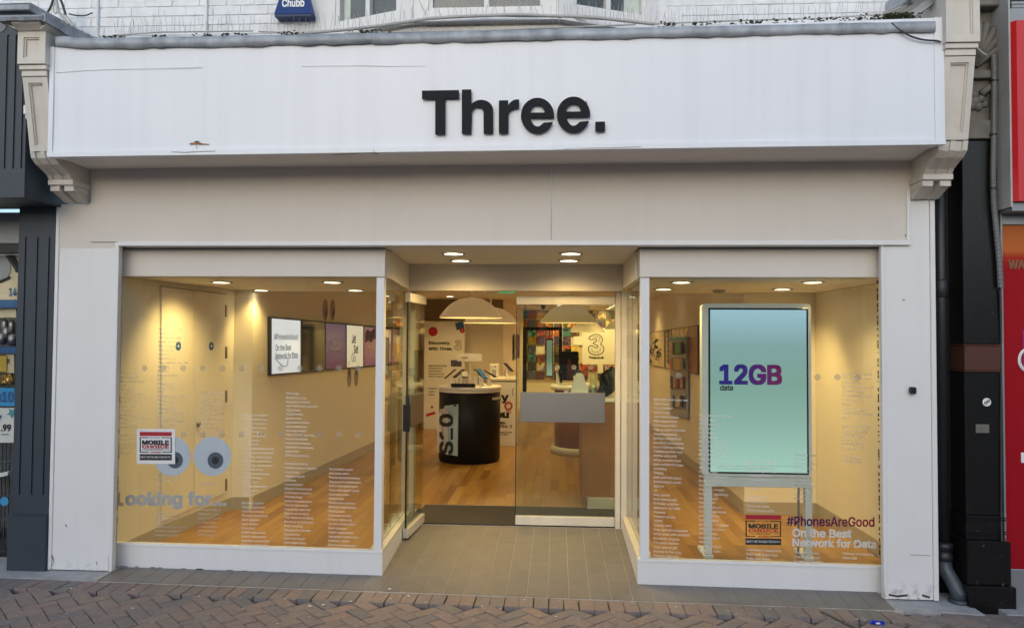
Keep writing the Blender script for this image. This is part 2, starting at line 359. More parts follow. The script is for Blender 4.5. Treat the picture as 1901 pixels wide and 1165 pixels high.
def letter_on(name, body, o, vx, vz, m, parent, bold=0.0, fit=True, size=None, off=.002, spacing=1.0, line=1.0, label=None):
    """print text on the plane (o, vx, vz); fit: bounding box fills the rectangle, else size is the cap scale along vx"""
    me = text_mesh(body, bold, 0.0, 'LEFT', spacing, line); o, vx, vz = Vector(o), Vector(vx), Vector(vz); n = vx.cross(vz).normalized()
    xs = [v.co.x for v in me.vertices]; ys = [v.co.y for v in me.vertices]
    if not xs: return None
    x0, x1, y0, y1 = min(xs), max(xs), min(ys), max(ys); ux, uz = vx.normalized(), vz.normalized()
    zs = [v.co.z for v in me.vertices]
    for v in me.vertices:
        lift = v.co.z*.02
        if fit: q = o + vx*((v.co.x-x0)/(x1-x0)) + vz*((v.co.y-y0)/(y1-y0))
        else: q = o + ux*(v.co.x*size) + uz*((v.co.y - .72)*size)         # o is the top-left of the first line's capitals
        v.co = q + n*(off+lift)
    ob = put(name, me, m, parent)
    if label: ob['label'] = label
    return ob
def quad_from(a, b, c):
    """o, vx, vz from bottom-left, bottom-right, top-left points"""
    return Vector(a), Vector(b)-Vector(a), Vector(c)-Vector(a)
def shape(name, loops, Y, ext, m, parent, to=None):
    """filled outline with holes in the (x,z) plane at depth Y, extruded ext towards the street"""
    cu = bpy.data.curves.new(name, 'CURVE'); cu.dimensions = '2D'; cu.fill_mode = 'BOTH'; cu.extrude = ext/2
    for lp in loops:
        sp = cu.splines.new('POLY'); sp.points.add(len(lp)-1); sp.use_cyclic_u = True
        for q, (x, z) in zip(sp.points, lp): q.co = (x, z, 0, 1)
    o = bpy.data.objects.new(name, cu); COL.objects.link(o); dg = bpy.context.evaluated_depsgraph_get()
    me = bpy.data.meshes.new_from_object(o.evaluated_get(dg)); bpy.data.objects.remove(o); bpy.data.curves.remove(cu)
    for v in me.vertices: v.co = Vector((v.co.x, Y - ext/2 - v.co.z, v.co.y))
    me.flip_normals()
    return put(name, me, m, parent)
def lamp(parent, kind, loc, energy, size=1.9, blend=.7, col=WARM, radius=.05, aim=(0, 0, -1)):
    d = bpy.data.lights.new('lamp_light', kind); d.energy = energy*LAMP; d.color = col; d.shadow_soft_size = radius
    if kind == 'SPOT': d.spot_size = size; d.spot_blend = blend
    o = bpy.data.objects.new('lamp_light', d); COL.objects.link(o); o.parent = parent; o.location = Vector(loc) - WL[parent.name]
    o.rotation_euler = (-Vector(aim)).to_track_quat('Z', 'Y').to_euler()

# ================================================================ THE STREET
def zg(x, y): return -.06 - .0098*max(-7, min(6, x)) + .012*min(y, 0)
TE = -.18                                                           # street edge of the grey tiles
def zt(x, y): t = max(0, min(1, (y-TE)/(1.5-TE))); return zg(x, TE)*(1-t)
g = MB(); nx, ys = [-40, -7, -4, -1, 2, 4, 6, 40], [-45, -33, -10, -4, -2, -1, -.5, .05, .6]
gv = [[g.b.verts.new((x, y, zg(x, y)-.032)) for x in nx] for y in ys]
for j in range(len(ys)-1):
    for i in range(len(nx)-1): g.b.faces.new((gv[j][i], gv[j][i+1], gv[j+1][i+1], gv[j+1][i]))
street = g.build('street', joint_m); street['kind'] = 'structure'; street.data.materials.append(road_m)
for p in street.data.polygons: p.material_index = 1 if p.center.y < -4 or abs(p.center.x) > 6.5 else 0
pavement = struct('pavement')
def brick_meshes(l, w, h, n=5, bv=.006, name='paver_brick', m=None):
    out = []
    for k in range(n):
        b = MB().box(-l/2, l/2, -w/2, w/2, -h, 0, bv)
        for v in b.b.verts: v.co += Vector((random.uniform(-1, 1)*.0018, random.uniform(-1, 1)*.0018, random.uniform(-1, 1)*.0014))
        out.append(b.mesh(name, m))
    return out
BW = .1
PB = brick_meshes(.2-.005, .1-.005, .04, m=paver, bv=.004)
spots_ = []
R45 = math.radians(45)
for n in range(-60, 60):
    for k in range(-40, 40):
        for (cx, cy, r) in ((1+n+2*k, .5+n-2*k, 0), (.5+n+2*k, 2+n-2*k, 1)):
            u, v = cx*BW, cy*BW
            x = u*math.cos(R45) - v*math.sin(R45) - .6; y = u*math.sin(R45) + v*math.cos(R45) - 1.2
            if -6.5 < x < 5.5 and -3.6 < y < TE-.27: spots_.append((x, y, R45 + r*math.pi/2))
def seen(x, y):
    px, py, k = project((x, y, zg(x, y))); return -40 < px < 1941 and py < 1215 and k > 0, k
near = sorted([(s, seen(s[0], s[1])[1]) for s in spots_ if seen(s[0], s[1])[0]], key=lambda q: q[1])
chosen = set(s for s, _ in near[:296])
def jitter(x, y): return zg(x, y) + random.uniform(-.0022, .0022)
far = MB()
for s in spots_:
    x, y, r = s
    if s in chosen:
        put('brick', random.choice(PB), None, pavement, (x, y, jitter(x, y)), (random.gauss(0, .012), random.gauss(0, .012), r + random.gauss(0, .012)))
    else:
        z = jitter(x, y); c, q = math.cos(r), math.sin(r); a, b2 = .0975, .0475
        pts = [(x + c*i - q*j, y + q*i + c*j) for i, j in ((-a, -b2), (a, -b2), (a, b2), (-a, b2))]
        far.hexa([(p[0], p[1], z-.03) for p in pts] + [(p[0], p[1], z) for p in pts])
far.build('paving', paver_far, pavement, kind='stuff')
edging = struct('brick_edging')
SB = brick_meshes(.2-.004, .1-.0035, .04, m=paver, bv=.003)
for i in range(80):
    x = -4.55 + i*.1012
    if 2.28 < x < 2.62: continue
    put('brick', random.choice(SB), None, edging, (x + random.gauss(0, .002), TE-.115 + random.gauss(0, .003), zg(x, TE-.1) + random.uniform(-.001, .001)), (0, random.gauss(0, .005), math.pi/2 + random.gauss(0, .014)))
for i in range(8):                                                  # longer blocks where the neighbour's threshold begins
    x = 2.3 + i*.13
    put('brick', random.choice(SB), None, edging, (x, TE-.17, zg(x, TE)+.002), (0, 0, math.radians(118)))
dc = MB()                                                           # drain cover strip seen at bottom right and square slab at centre
for (px, py, rz, l) in ((1575, 1160, 1.95, .5),):
    p = atz(px, py, zg(1.8, -.5)); dc.box(-l/2, l/2, -.012, .012, -.02, .004)
    me = dc.mesh('drain_slot', pipeblack); put('drain_slot', me, None, pavement, (p.x, p.y, zg(p.x, p.y)+.002), (0, 0, rz))
# ---- grey tiles of the entrance and the strip under the windows
tiles = struct('entrance_floor'); tb = MB()

for k in range(39):
    u, w = -3.3 + .1475*k, min(-3.3 + .1475*(k+1), 2.35)
    tb.hexa([(u, TE-.01, -.2), (w, TE-.01, -.2), (w, 1.5, -.2), (u, 1.5, -.2), (u, TE-.008, zt(u, TE)-.003), (w, TE-.008, zt(w, TE)-.003), (w, 1.5, -.003), (u, 1.5, -.003)])
tb.build('tile_bed', grout_m, tiles)
TW = .1475
def tile(x0, x1, y0, y1):
    g2 = .0022; p = [(x0+g2, y0+.0007), (x1-g2, y0+.0007), (x1-g2, y1-.0007), (x0+g2, y1-.0007)]; dz = random.uniform(.0004, .0014)
    cx, cy = (x0+x1)/2, (y0+y1)/2
    me = MB().hexa([(a-cx, b-cy, zt(a, b)-.01) for a, b in p] + [(a-cx, b-cy, zt(a, b)+dz) for a, b in p]).mesh('tile', tile_m)
    put('tile', me, None, tiles, (cx, cy, 0))
xs = [-3.30 + TW*i for i in range(39)]
for i, x in enumerate(xs[:-1]):
    if -1.45 < x < .75:
        y = TE
        for L_ in ((.31, .45, .45, .469) if i % 2 else (.31+.22, .45, .45, .249)):
            tile(x, x+TW, y, min(y+L_, 1.499)); y += L_
    else: tile(x, x+TW, TE, .16)
conc = struct('concrete_apron')
MB().hexa([(2.30, -.16, -.2), (2.86, -.22, -.2), (2.86, .4, -.2), (2.30, .4, -.2), (2.30, -.17, zg(2.3, 0)+.003), (2.86, -.23, zg(2.86, 0)+.004), (2.86, .4, zg(2.8, 0)+.004), (2.30, .4, zg(2.3, 0)+.003)]).build('concrete', concrete, conc)
MB().box(3.02, 4.6, -.2, .3, -.3, zg(3.3, 0)+.006).build('concrete', concrete, conc)
MB().box(-6.5, -3.31, TE+.0, .6, -.3, zg(-4, 0)-.002).build('concrete', concrete, conc)

# ================================================================ UPPER STOREY
upper = thing('upper_storey', 'white painted brick upper wall with a bow window above the shop sign', 'wall', (-.6, .1, 3.9))
UY = .1
MB().box(-4.6, 2.86, UY+.006, UY+.3, 3.86, 7.2).build('wall_core', mortar, upper)
BM = brick_meshes(.215-.010, .10, .0, 1)                            # placeholder sizes; real bricks below
def wall_brick():
    b = MB().box(-.1068, .1068, 0, .06, 0, .0712, .003)
    for v in b.b.verts: v.co += Vector((random.uniform(-1, 1)*.002, random.uniform(-1, 1)*.0012, random.uniform(-1, 1)*.0016))
    return b.mesh('brick', brickwhite)
WBS = [wall_brick() for _ in range(6)]; rest = MB()
for r in range(43):
    z = 3.915 + r*.0745
    for i in range(36):
        x = -4.5 + i*.2165 + (.108 if r % 2 else 0)
        if x > 2.75 or -1.98 < x < .86: continue
        if z < 4.45: put('brick', random.choice(WBS), None, upper, (x, UY + random.uniform(-.003, .002), z), (random.gauss(0, .01), 0, 0))
        else: rest.box(x-.1068, x+.1068, UY, UY+.02, z, z+.0712)
rest.build('brickwork', brickwhite, upper, kind='stuff')
# bow window: three facets of frame, two panes each
bay = put('bow_window', MB().prism([(-2.0, UY+.011), (-1.86, UY-.01), (-1.05, -.155), (.01, -.155), (.74, UY-.01), (.90, UY+.011)], 6.2, 6.5, 'z').mesh('bow_window', white), None, upper)
for (p, q, gl) in (((-1.86, UY), (-1.04, -.2), ((622, 36), (740, 20), 680)), ((-1.04, -.2), (.0, -.2), ((795, 14), (1010, 8), 903)), ((.0, -.2), (.74, UY), ((1065, 10), (1200, 22), 1131))):
    P, Q = Vector((*p, 0)), Vector((*q, 0)); d = (Q-P); ln = d.length; d.normalize(); nrm = Vector((d.y, -d.x, 0))
    def loc(px):                                                    # distance along the facet of a photo column
        w = atw(px, 15, p, q); return (Vector((w.x, w.y, 0))-P).dot(d)
    a, b2, mid = loc(gl[0][0]), loc(gl[1][0]), loc(gl[2]); zb = (atw(*gl[0], p, q).z + atw(*gl[1], p, q).z)/2
    def slab(m, s0, s1, z0, z1, o0, o1):
        m.hexa([P+d*s+nrm*o+Vector((0, 0, z)) for z in (z0, z1) for s, o in ((s0, o0), (s1, o0), (s1, o1), (s0, o1))]); return m
    slab(MB(), 0.002, a, 4.012, 6.2, -.08, -.0).build('window_post', white, bay); slab(MB(), b2, ln-.002, 4.012, 6.2, -.08, -.0).build('window_post', white, bay)
    fr = MB(); slab(fr, a, b2, 4.012, zb-.03, -.08, -.004); slab(fr, a, b2, zb-.03, zb, -.07, -.018); slab(fr, a, a+.03, zb, 6.2, -.06, -.015); slab(fr, b2-.03, b2, zb, 6.2, -.06, -.015); slab(fr, mid-.018, mid+.018, zb, 6.2, -.06, -.015)
    for k in range(1, 5): slab(fr, a+.03, b2-.03, zb+.38*k, zb+.38*k+.025, -.058, -.02)
    fr.build('sash', white, bay)
    for s0, s1 in ((a+.03, mid-.018), (mid+.018, b2-.03)): slab(MB(), s0, s1, zb, 6.2, -.045, -.04).build('pane', MATS['window_glass'], bay)
    slab(MB(), a, b2, zb-.02, 6.2, -.12, -.10).build('blind', mat('dim_net_curtain', (.085, .09, .095), .8, var=.2) if 'dim_net_curtain' not in MATS else MATS['dim_net_curtain'], bay)
    slab(MB(), 0, ln, 3.985, 4.010, -.09, .045).build('sill', white, bay)
    slab(MB(), 0.0, ln, 3.80, 3.983, -.13, -.02).build('bay_base', cream, bay)
    slab(MB(), 0.0, ln, 3.93, 3.955, -.13, .012).build('bay_moulding', cream, bay)
# pale pipes and screws on the brickwork
for px, y1 in ((180, 0), (382, 0)):
    a, b2 = at(px, 70, .085), at(px+1, y1, .085)
    o = MB().tube([(a.x, .085, 3.93), (a.x, .085, a.z), (b2.x, .085, b2.z), (b2.x, .085, 5.6)], .012, 8).build('wall_conduit', brickwhite)
    tag(o, 'thin white conduit running up the brick wall, ' + ('nearest the left end' if px == 180 else 'left of the blue alarm box'), 'conduit')
ab = MB(); ab.prism([(-2.140, 4.168), (-1.852, 4.168), (-1.885, 4.27), (-1.93, 4.46), (-2.06, 4.46), (-2.105, 4.27)], -.012, .099, 'y')
alarm = thing('alarm_box', 'blue burglar alarm box with white lettering on the brick wall', 'alarm', (-1.995, .1, 4.168))
hx = MB(); hx.hexa([(-2.14, .0, 4.168), (-1.852, .0, 4.168), (-1.852, .099, 4.168), (-2.14, .099, 4.168), (-2.06, .03, 4.46), (-1.93, .03, 4.46), (-1.93, .099, 4.46), (-2.06, .099, 4.46)])
hx.build('casing', alarmblue, alarm)
MB().box(-2.136, -1.856, .004, .099, 4.150, 4.167).build('casing_base', mat('alarm_base_blue', (.004, .025, .10), .5), alarm)
letter_on('lettering', 'Chubb', (-2.082, .008, 4.222), (.172, 0, 0), (0, .0035, .062), mat('white_print', (.8, .8, .8), .5), alarm, bold=.03, off=.003)

# ================================================================ SHOPFRONT
shop = thing('shopfront', 'white painted shopfront with pilasters, brackets and recessed glass entrance', 'shopfront', (-.6, 0, 0))
XL0, XL1, XR0, XR1 = -3.806, -3.302, 2.298, 2.670
def pilaster(x0, x1, zb, label):
    left = x0 < 0; a, b2 = (x0+.03, x1-.075) if left else (x0+.075, x1-.035)
    p = put('pilaster', MB().box(x0+.03, x1-.035, .0, .03, zb, 2.735).box(a, b2, .0302, .155, zb, 2.735).mesh('pilaster', whitefoot), None, shop); p['label'] = label
    MB().box(x0, x0+.028, -.008, .155 if left else .035, zb-.002, 2.735, .003).build('edge_strip', whitefoot, p)
    MB().box(x1-.033, x1, -.014, .035 if left else .155, zb-.002, 2.735 if x0 > 0 else 2.4462, .003).build('edge_strip', whitefoot, p)
    return p
pL = pilaster(XL0, XL1, zg(-3.5, 0)+.012, 'wide left pilaster, scuffed at its foot'); pR = pilaster(XR0, XR1, zg(2.5, 0)+.014, 'narrower right pilaster, dirty at its foot')
MB().box(XL0+.028, XL1-.036, -.0015, 0.155, 2.40, 2.7352).build('pilaster_head', frieze_m, shop)  # pilaster top in the shade-tinted white of the frieze
# frieze in two boards with a hairline joint, aluminium trim under it
fx = at(1023.5, 400, 0).x
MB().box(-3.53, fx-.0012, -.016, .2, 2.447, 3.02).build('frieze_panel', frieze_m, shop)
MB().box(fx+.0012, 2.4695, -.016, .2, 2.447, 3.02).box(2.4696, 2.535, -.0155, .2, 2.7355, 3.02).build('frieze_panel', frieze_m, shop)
MB().box(-3.302, 2.497, -.030, .11, 2.414, 2.447, .003).build('frieze_trim', white, shop)
MB().box(2.470, 2.497, -.028, .05, 2.447, 2.80, .003).build('frieze_trim', white, shop)
# soffit, fascia box
zb0, zb1, zt0, zt1 = 2.973, 3.006, 3.745, 3.838
FX0, FX1, FY = -3.520, 2.487, -.5
MB().hexa([(FX0+.04, FY+.03, zb0+.012), (FX1-.04, FY+.03, zb1+.012), (FX1+.03, .1, 3.012), (FX0-.04, .1, 3.0), (FX0+.04, FY+.03, zb0+.05), (FX1-.04, FY+.03, zb1+.05), (FX1+.03, .1, 3.05), (FX0-.04, .1, 3.05)]).build('soffit', soffit_m, shop)
sign = thing('fascia_sign', 'long white fascia board with large black letters above the entrance', 'shop sign', (-.5, FY, 2.97))
def zbot(x): return zb0 + (zb1-zb0)*(x-FX0)/(FX1-FX0)
def ztop(x): return zt0 + (zt1-zt0)*(x-FX0)/(FX1-FX0)
NX = 24; bd = MB(); xsF = [FX0 + (FX1-FX0)*i/NX for i in range(NX+1)]
prev = None
for i, x in enumerate(xsF):                                          # board very slightly buckled
    row = [bd.b.verts.new((x, FY + .0035*math.sin(i*1.3 + j)*(0 < j < 5), zbot(x) + .03 + (ztop(x)-zbot(x)-.03)*j/5)) for j in range(6)]
    if prev:
        for j in range(5): bd.b.faces.new((prev[j], row[j], row[j+1], prev[j+1]))
    prev = row
bd.build('board', fascia_m, sign, smooth=True)
MB().hexa([(FX0, FY+.02, zb0+.005), (FX1, FY+.02, zb1+.005), (FX1, .099, zb1+.055), (FX0, .099, zb0+.055), (FX0, FY+.02, zt0-.02), (FX1, FY+.02, zt1-.02), (FX1, .099, zt1+.02), (FX0, .099, zt0+.02)]).build('box_carcass', fascia_m, sign)
MB().hexa([(FX0-.012, FY-.014, zb0), (FX1+.012, FY-.014, zb1), (FX1+.012, FY+.03, zb1), (FX0-.012, FY+.03, zb0), (FX0-.012, FY-.014, zb0+.038), (FX1+.012, FY-.014, zb1+.038), (FX1+.012, FY+.03, zb1+.038), (FX0-.012, FY+.03, zb0+.038)]).build('bottom_trim', fascia_m, sign)
for x, w, n in ((FX0-.011, .032, 'left'), (FX1-.05, .060, 'right')):
    MB().hexa([(x, FY-.009, zbot(x)+.0385), (x+w, FY-.009, zbot(x)+.0385), (x+w, FY+.05, zbot(x)+.0385), (x, FY+.05, zbot(x)+.0385), (x, FY-.009, ztop(x)), (x+w, FY-.009, ztop(x)), (x+w, FY+.05, ztop(x)), (x, FY+.05, ztop(x))]).build('corner_trim', fascia_m, sign)
# letters, each a solid charcoal plate standing off the board
LY = FY - .022
def PX(x, y): p = at(x, y, LY-.02); return (p.x, p.z)
def letter(loops): return shape('letter', [[PX(*q) for q in lp] for lp in loops], LY+.004, .015, charcoal, sign)
letter([[(782.8, 167.5), (851.4, 166.5), (851.4, 181.5), (825.8, 181.8), (825.8, 248.6), (807.5, 248.8), (807.5, 182.3), (782.8, 182.5)]])
def arc(cx, cy, rx, ry, a0, a1, n=22): return [(cx + rx*math.cos(math.radians(a0+(a1-a0)*i/n)), cy - ry*math.sin(math.radians(a0+(a1-a0)*i/n))) for i in range(n+1)]
letter([[(857, 165.5), (874.5, 165.3), (874.5, 192)] + arc(893, 204, 22.2, 19.4, 135, 8) + [(915, 246.8), (897.5, 247), (897.5, 209)] + arc(886.5, 209, 11, 12, 0, 180, 14) + [(874.5, 247.2), (857, 247.4)]])
letter([[(926, 185.8), (943, 185.4), (943, 195)] + [(947, 189.5), (952, 185.6), (957, 184), (963.5, 183.8), (963.5, 199.5), (956, 199.8)] + [(949, 202.5), (945, 207.5), (943.5, 214), (943.5, 246.4), (926, 246.8)]])
def e_letter(x0, x1, y0, y1):
    cx, cy, rx, ry = (x0+x1)/2, (y0+y1)/2, (x1-x0)/2, (y1-y0)/2; bt, bb = cy - ry*.18, cy + ry*.115
    ix, iy = rx - 18.0, ry - 13.5
    outer = [(x1-.2, bb)] + arc(cx, cy, rx, ry, 2, 322, 46)
    a0 = 318
    inner = arc(cx, cy+1, ix, iy, a0, 190, 16)
    lo = [(x1-19, cy + ry*.40)] + [q for q in inner if q[1] > cy + ry*.40 + 1] + [(cx-ix+1, cy + ry*.3), (x0+18, bb)]
    hole = arc(cx, bt+.5, rx-17.6, iy-4.5, 0, 180, 18)
    tail = [q for q in outer]
    # terminal: straight cut at right
    body = [(x1-.2, bb)] + arc(cx, cy, rx, ry, 0, 339, 46) + lo
    letter([body, hole])
e_letter(967, 1028.6, 180.8, 246.6); e_letter(1033.8, 1095.8, 178.6, 245.2)
letter([[(1105.4, 225.3), (1123.5, 225), (1123.5, 242.8), (1105.4, 243)]])
st = MB()
for x, y in ((800, 176), (817, 240), (865, 175), (906, 240), (934, 238), (975, 214), (1040, 212), (1088, 190), (1114, 234)): q = at(x, y, FY); st.tube([(q.x, FY+.004, q.z), (q.x, LY-.004, q.z)], .006, 6)
st.build('standoff', steel, sign)
# lead flashing over the board, dressed in lengths
fl = [103, 300, 560, 690, 860, 1000, 1090, 1330, 1560, 1738]
topy = lambda px: 70.5 - 33*((px-103)/1640)**1.15 + (0 if px > 130 else -4)
for k, (a, b2) in enumerate(zip(fl, fl[1:])):
    m = MB(); n = max(4, int((b2-a)/18)); pr = None; lip = random.uniform(-.002, .004)
    for i in range(n+1):
        px = a + (b2-a)*i/n; py = topy(px); q = at(px, py, -.53); q2 = at(px, py+19.5+random.uniform(-1.6, 1.8), -.53); w = random.uniform(-.004, .004)
        if k > 0 and i == 0: q.z += .003
        row = [m.b.verts.new(v) for v in ((q.x, .08, q.z+.035), (q.x, -.36, q.z+.010), (q.x, -.505+w, q.z+.004), (q.x, -.526+w-lip, q.z-.004), (q.x, -.529+w-lip, q.z-.035), (q.x, -.526+w-lip, q2.z+.006), (q.x, -.512+w-lip, q2.z))]
        if pr:
            for j in range(6): m.b.faces.new((pr[j], row[j], row[j+1], pr[j+1]))
        pr = row
    bmesh.ops.recalc_face_normals(m.b, faces=m.b.faces); m.build('lead_flashing', lead, sign, smooth=True)
# marks on the board: hairline creases, rust below a broken fixing
def mark(parent, pts, w, m, Y=FY-.0065, name='crack'):
    P = [at(*p, Y) for p in pts]; b = MB()
    for a, c in zip(P, P[1:]):
        h = random.uniform(.4, 1.2)*w; b.hexa([(a.x, Y, a.z-h), (c.x, Y, c.z-h), (c.x, Y+.003, c.z-h), (a.x, Y+.003, a.z-h), (a.x, Y, a.z+h), (c.x, Y, c.z+h), (c.x, Y+.003, c.z+h), (a.x, Y+.003, a.z+h)])
    return b.build(name, m, parent)
mark(sign, [(104, 135), (160, 131), (205, 129), (250, 128), (310, 126.5), (375, 125.5)], .0013, mat('crease_grey', (.62, .605, .60), .8))
mark(sign, [(560, 123), (640, 122), (670, 121.5), (730, 123), (790, 122.5)], .0008, MATS['crease_grey'])
mark(sign, [(352, 267), (364, 266), (374, 267), (388, 268)], .006, rust, name='rust_stain'); mark(sign, [(361, 263.5), (367, 262.5), (370, 263)], .006, grime_shade, name='rust_stain')
mark(sign, [(363, 268), (365, 274), (364, 281)], .0035, rust, name='rust_stain')
mark(sign, [(318, 282), (345, 283), (362, 282), (400, 280.5)], .0022, grime_shade, Y=FY-.016); mark(sign, [(620, 287), (660, 285), (690, 283), (702, 286)], .0022, grime_shade, Y=FY-.016)
mark(sign, [(692, 278), (697, 283), (700, 287)], .0022, grime_shade, Y=FY-.016)
mark(sign, [(1046, 276), (1080, 275.2), (1130, 274.6), (1190, 272.5)], .0012, grime_shade, Y=FY-.016); mark(sign, [(1262, 268), (1330, 266.5), (1420, 264.5), (1600, 261)], .001, MATS['crease_grey'])
mark(shop, [(1023.5, 308), (1024, 330), (1026, 338), (1024, 346), (1023.8, 400), (1023.5, 446)], .0013, hairline, Y=-.019)
# ---- console brackets at both ends of the fascia
def bracket(x0, x1, dz, lead_left, up=0.0):
    c = put('bracket', MB().prism([(-.45, 3.86+dz+up), (.02, 3.86+dz+up), (.02, 2.74), (-.02, 2.745), (-.10, 2.80), (-.17, 2.88), (-.36, 3.02+dz*.4), (-.40, 3.52+dz)], x0+.012, x1-.012, 'x').mesh('bracket', cream), None, shop)
    w = x1-x0
    def framed(name, z0, z1, ya, yb, mg, dp, xa, xb):
        b = MB(); y = lambda z: ya + (yb-ya)*(z1-z)/(z1-z0)
        def pr(xx0, xx1, za, zc, off, back=.12): b.hexa([(xx0, y(za)+off, za), (xx1, y(za)+off, za), (xx1, y(za)+back, za), (xx0, y(za)+back, za), (xx0, y(zc)+off, zc), (xx1, y(zc)+off, zc), (xx1, y(zc)+back, zc), (xx0, y(zc)+back, zc)])
        pr(xa, xa+mg, z0, z1, 0); pr(xb-mg, xb, z0, z1, 0); pr(xa+mg, xb-mg, z0, z0+mg, 0); pr(xa+mg, xb-mg, z1-mg, z1, 0); pr(xa+mg, xb-mg, z0+mg, z1-mg, dp)
        s = mg*.22                                                   # inner bead
        for q in ((xa+mg, xa+mg+s, z0+mg, z1-mg), (xb-mg-s, xb-mg, z0+mg, z1-mg), (xa+mg+s, xb-mg-s, z0+mg, z0+mg+s), (xa+mg+s, xb-mg-s, z1-mg-s, z1-mg)): pr(*q, dp*.45)
        return b.build(name, cream, c)
    framed('panel_block', 3.61+dz, 3.835+dz+up, -.56, -.56, .042, .022, x0-.006, x1+.006)
    mo = MB()
    for z0, z1, y, e in ((3.575, 3.607, -.545, .004), (3.533, 3.573, -.53, -.004)): mo.box(x0-e, x1+e, y, -.3, z0+dz, z1+dz, .003)
    mo.build('neck_moulding', cream, c)
    framed('tapered_panel', 3.035+dz*.5, 3.530+dz, -.52, -.425, .038, .024, x0+.004, x1-.004)
    prof = [(-.415, 3.032+dz*.4), (-.40, 2.99), (-.355, 2.955), (-.29, 2.93), (-.235, 2.905), (-.21, 2.879)]
    sc = MB(); sc.prism(prof + [(.0, 2.879), (.0, 3.032+dz*.4)], x0+.014, x1-.014, 'x')
    for a, q in ((.006, .038), (w/2-.018, w/2+.018), (w-.038, w-.006)): sc.prism([(y-.015, z) for y, z in prof] + [(y+.05, z) for y, z in prof[::-1]], x0+a, x0+q, 'x')
    sc.build('scroll', cream, c)
    MB().box(x0-.002, x1+.002, -.225, .0, 2.838, 2.877, .003).build('band', cream, c)
    for a, q in ((.004, .076), (w-.076, w-.004)): MB().box(x0+a, x0+q, -.205, -.02, 2.796, 2.836, .002).build('dentil', cream, c)
    lo = [(-.185, 2.795), (-.15, 2.782), (-.09, 2.757), (-.05, 2.740)]
    for a, q in ((.01, .074), (w-.074, w-.01)): MB().prism(lo + [(.0, 2.738), (.0, 2.795)], x0+a, x0+q, 'x').build('lower_scroll', cream, c)
    # cornice and lead cap on top
    co = MB(); co.prism([(-.575, 3.836), (-.60, 3.85), (-.635, 3.862), (-.64, 3.88), (.09, 3.88), (.09, 3.836)], x0-.0, x1+.01, 'x')
    co.prism([(x0, 3.8365), (x0-.035, 3.853), (x0-.065, 3.865), (x0-.07, 3.8795), (x0, 3.8795)], -.60, .09, 'y'); co.prism([(x1, 3.8365), (x1+.03, 3.853), (x1+.045, 3.865), (x1+.05, 3.8795), (x1, 3.8795)], -.60, .09, 'y')
    if dz: 
        for v in co.b.verts: v.co.z += dz + up
    co.build('cornice', cream, c)
    dz += up; lc = MB(); n = 8
    for i in range(n):
        xa, xb = x0-.10 + (w+.155)*i/n, x0-.10 + (w+.155)*(i+1)/n; j = random.uniform(-.003, .003)
        lc.prism([(-.66+j, 3.868+dz+j), (-.672, 3.89+dz), (-.66, 3.905+dz), (-.60, 3.915+dz), (.09, 3.99+dz), (.09, 3.881+dz), (-.645, 3.881+dz)], xa, xb, 'x')
    for i in range(n):                                               # upstand dressed along the inner side
        ya, yb = -.655 + .74*i/n, -.655 + .74*(i+1)/n; xi = x1+.055 if lead_left else x0-.10
        lc.box(xi-.008, xi+.012, ya, yb, 3.862+dz+random.uniform(-.004, .004), 3.905+dz+.085*(i+1)/n)
    lc.build('lead_cap', lead, c)
    return c
bL = bracket(-3.722, -3.535, 0.0, True); bL['label'] = 'left bracket with dark weathered lead cap'
bR = bracket(2.492, 2.690, .045, False, .16); bR['label'] = 'right bracket stained at its scrolls'

# ---- windows: shutter boxes, stall risers, mullions, panes, lettering
GY = .15
SIL = lambda x: .158 - .0072*(x+3.36)
for nm, x0, x1 in (('left', -3.372, -1.298), ('right', .598, 2.365)):
    lab = f'{nm} shutter box over the window'
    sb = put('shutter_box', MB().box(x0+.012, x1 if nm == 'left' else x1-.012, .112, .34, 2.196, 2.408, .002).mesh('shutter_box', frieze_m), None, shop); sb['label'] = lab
    MB().box(x0+.002, x1-.002, .10, .35, 2.4085, 2.4135).build('shadow_gap', blackpaint, sb)
    r = MB(); yb = 1.50
    xa = x0 if nm == 'left' else x0+.002
    r.hexa([(x0, .13, -.15), (x1, .13, -.15), (x1, .168, -.15), (x0, .168, -.15), (x0, .13, SIL(x0)-.016), (x1, .13, SIL(x1)-.016), (x1, .168, SIL(x1)-.016), (x0, .168, SIL(x0)-.016)])
    s = put('stall_riser', r.mesh('stall_riser', white), None, shop); s['label'] = f'{nm} stall riser under the window'
    MB().hexa([(x0+.002, .122, SIL(x0)-.0155), (x1, .122, SIL(x1)-.0155), (x1, .172, SIL(x1)-.0155), (x0+.002, .172, SIL(x0)-.0155), (x0+.002, .124, SIL(x0)), (x1, .124, SIL(x1)), (x1, .172, SIL(x1)), (x0+.002, .172, SIL(x0))]).build('sill', white, s)
RXL, RXR = -1.30, .605
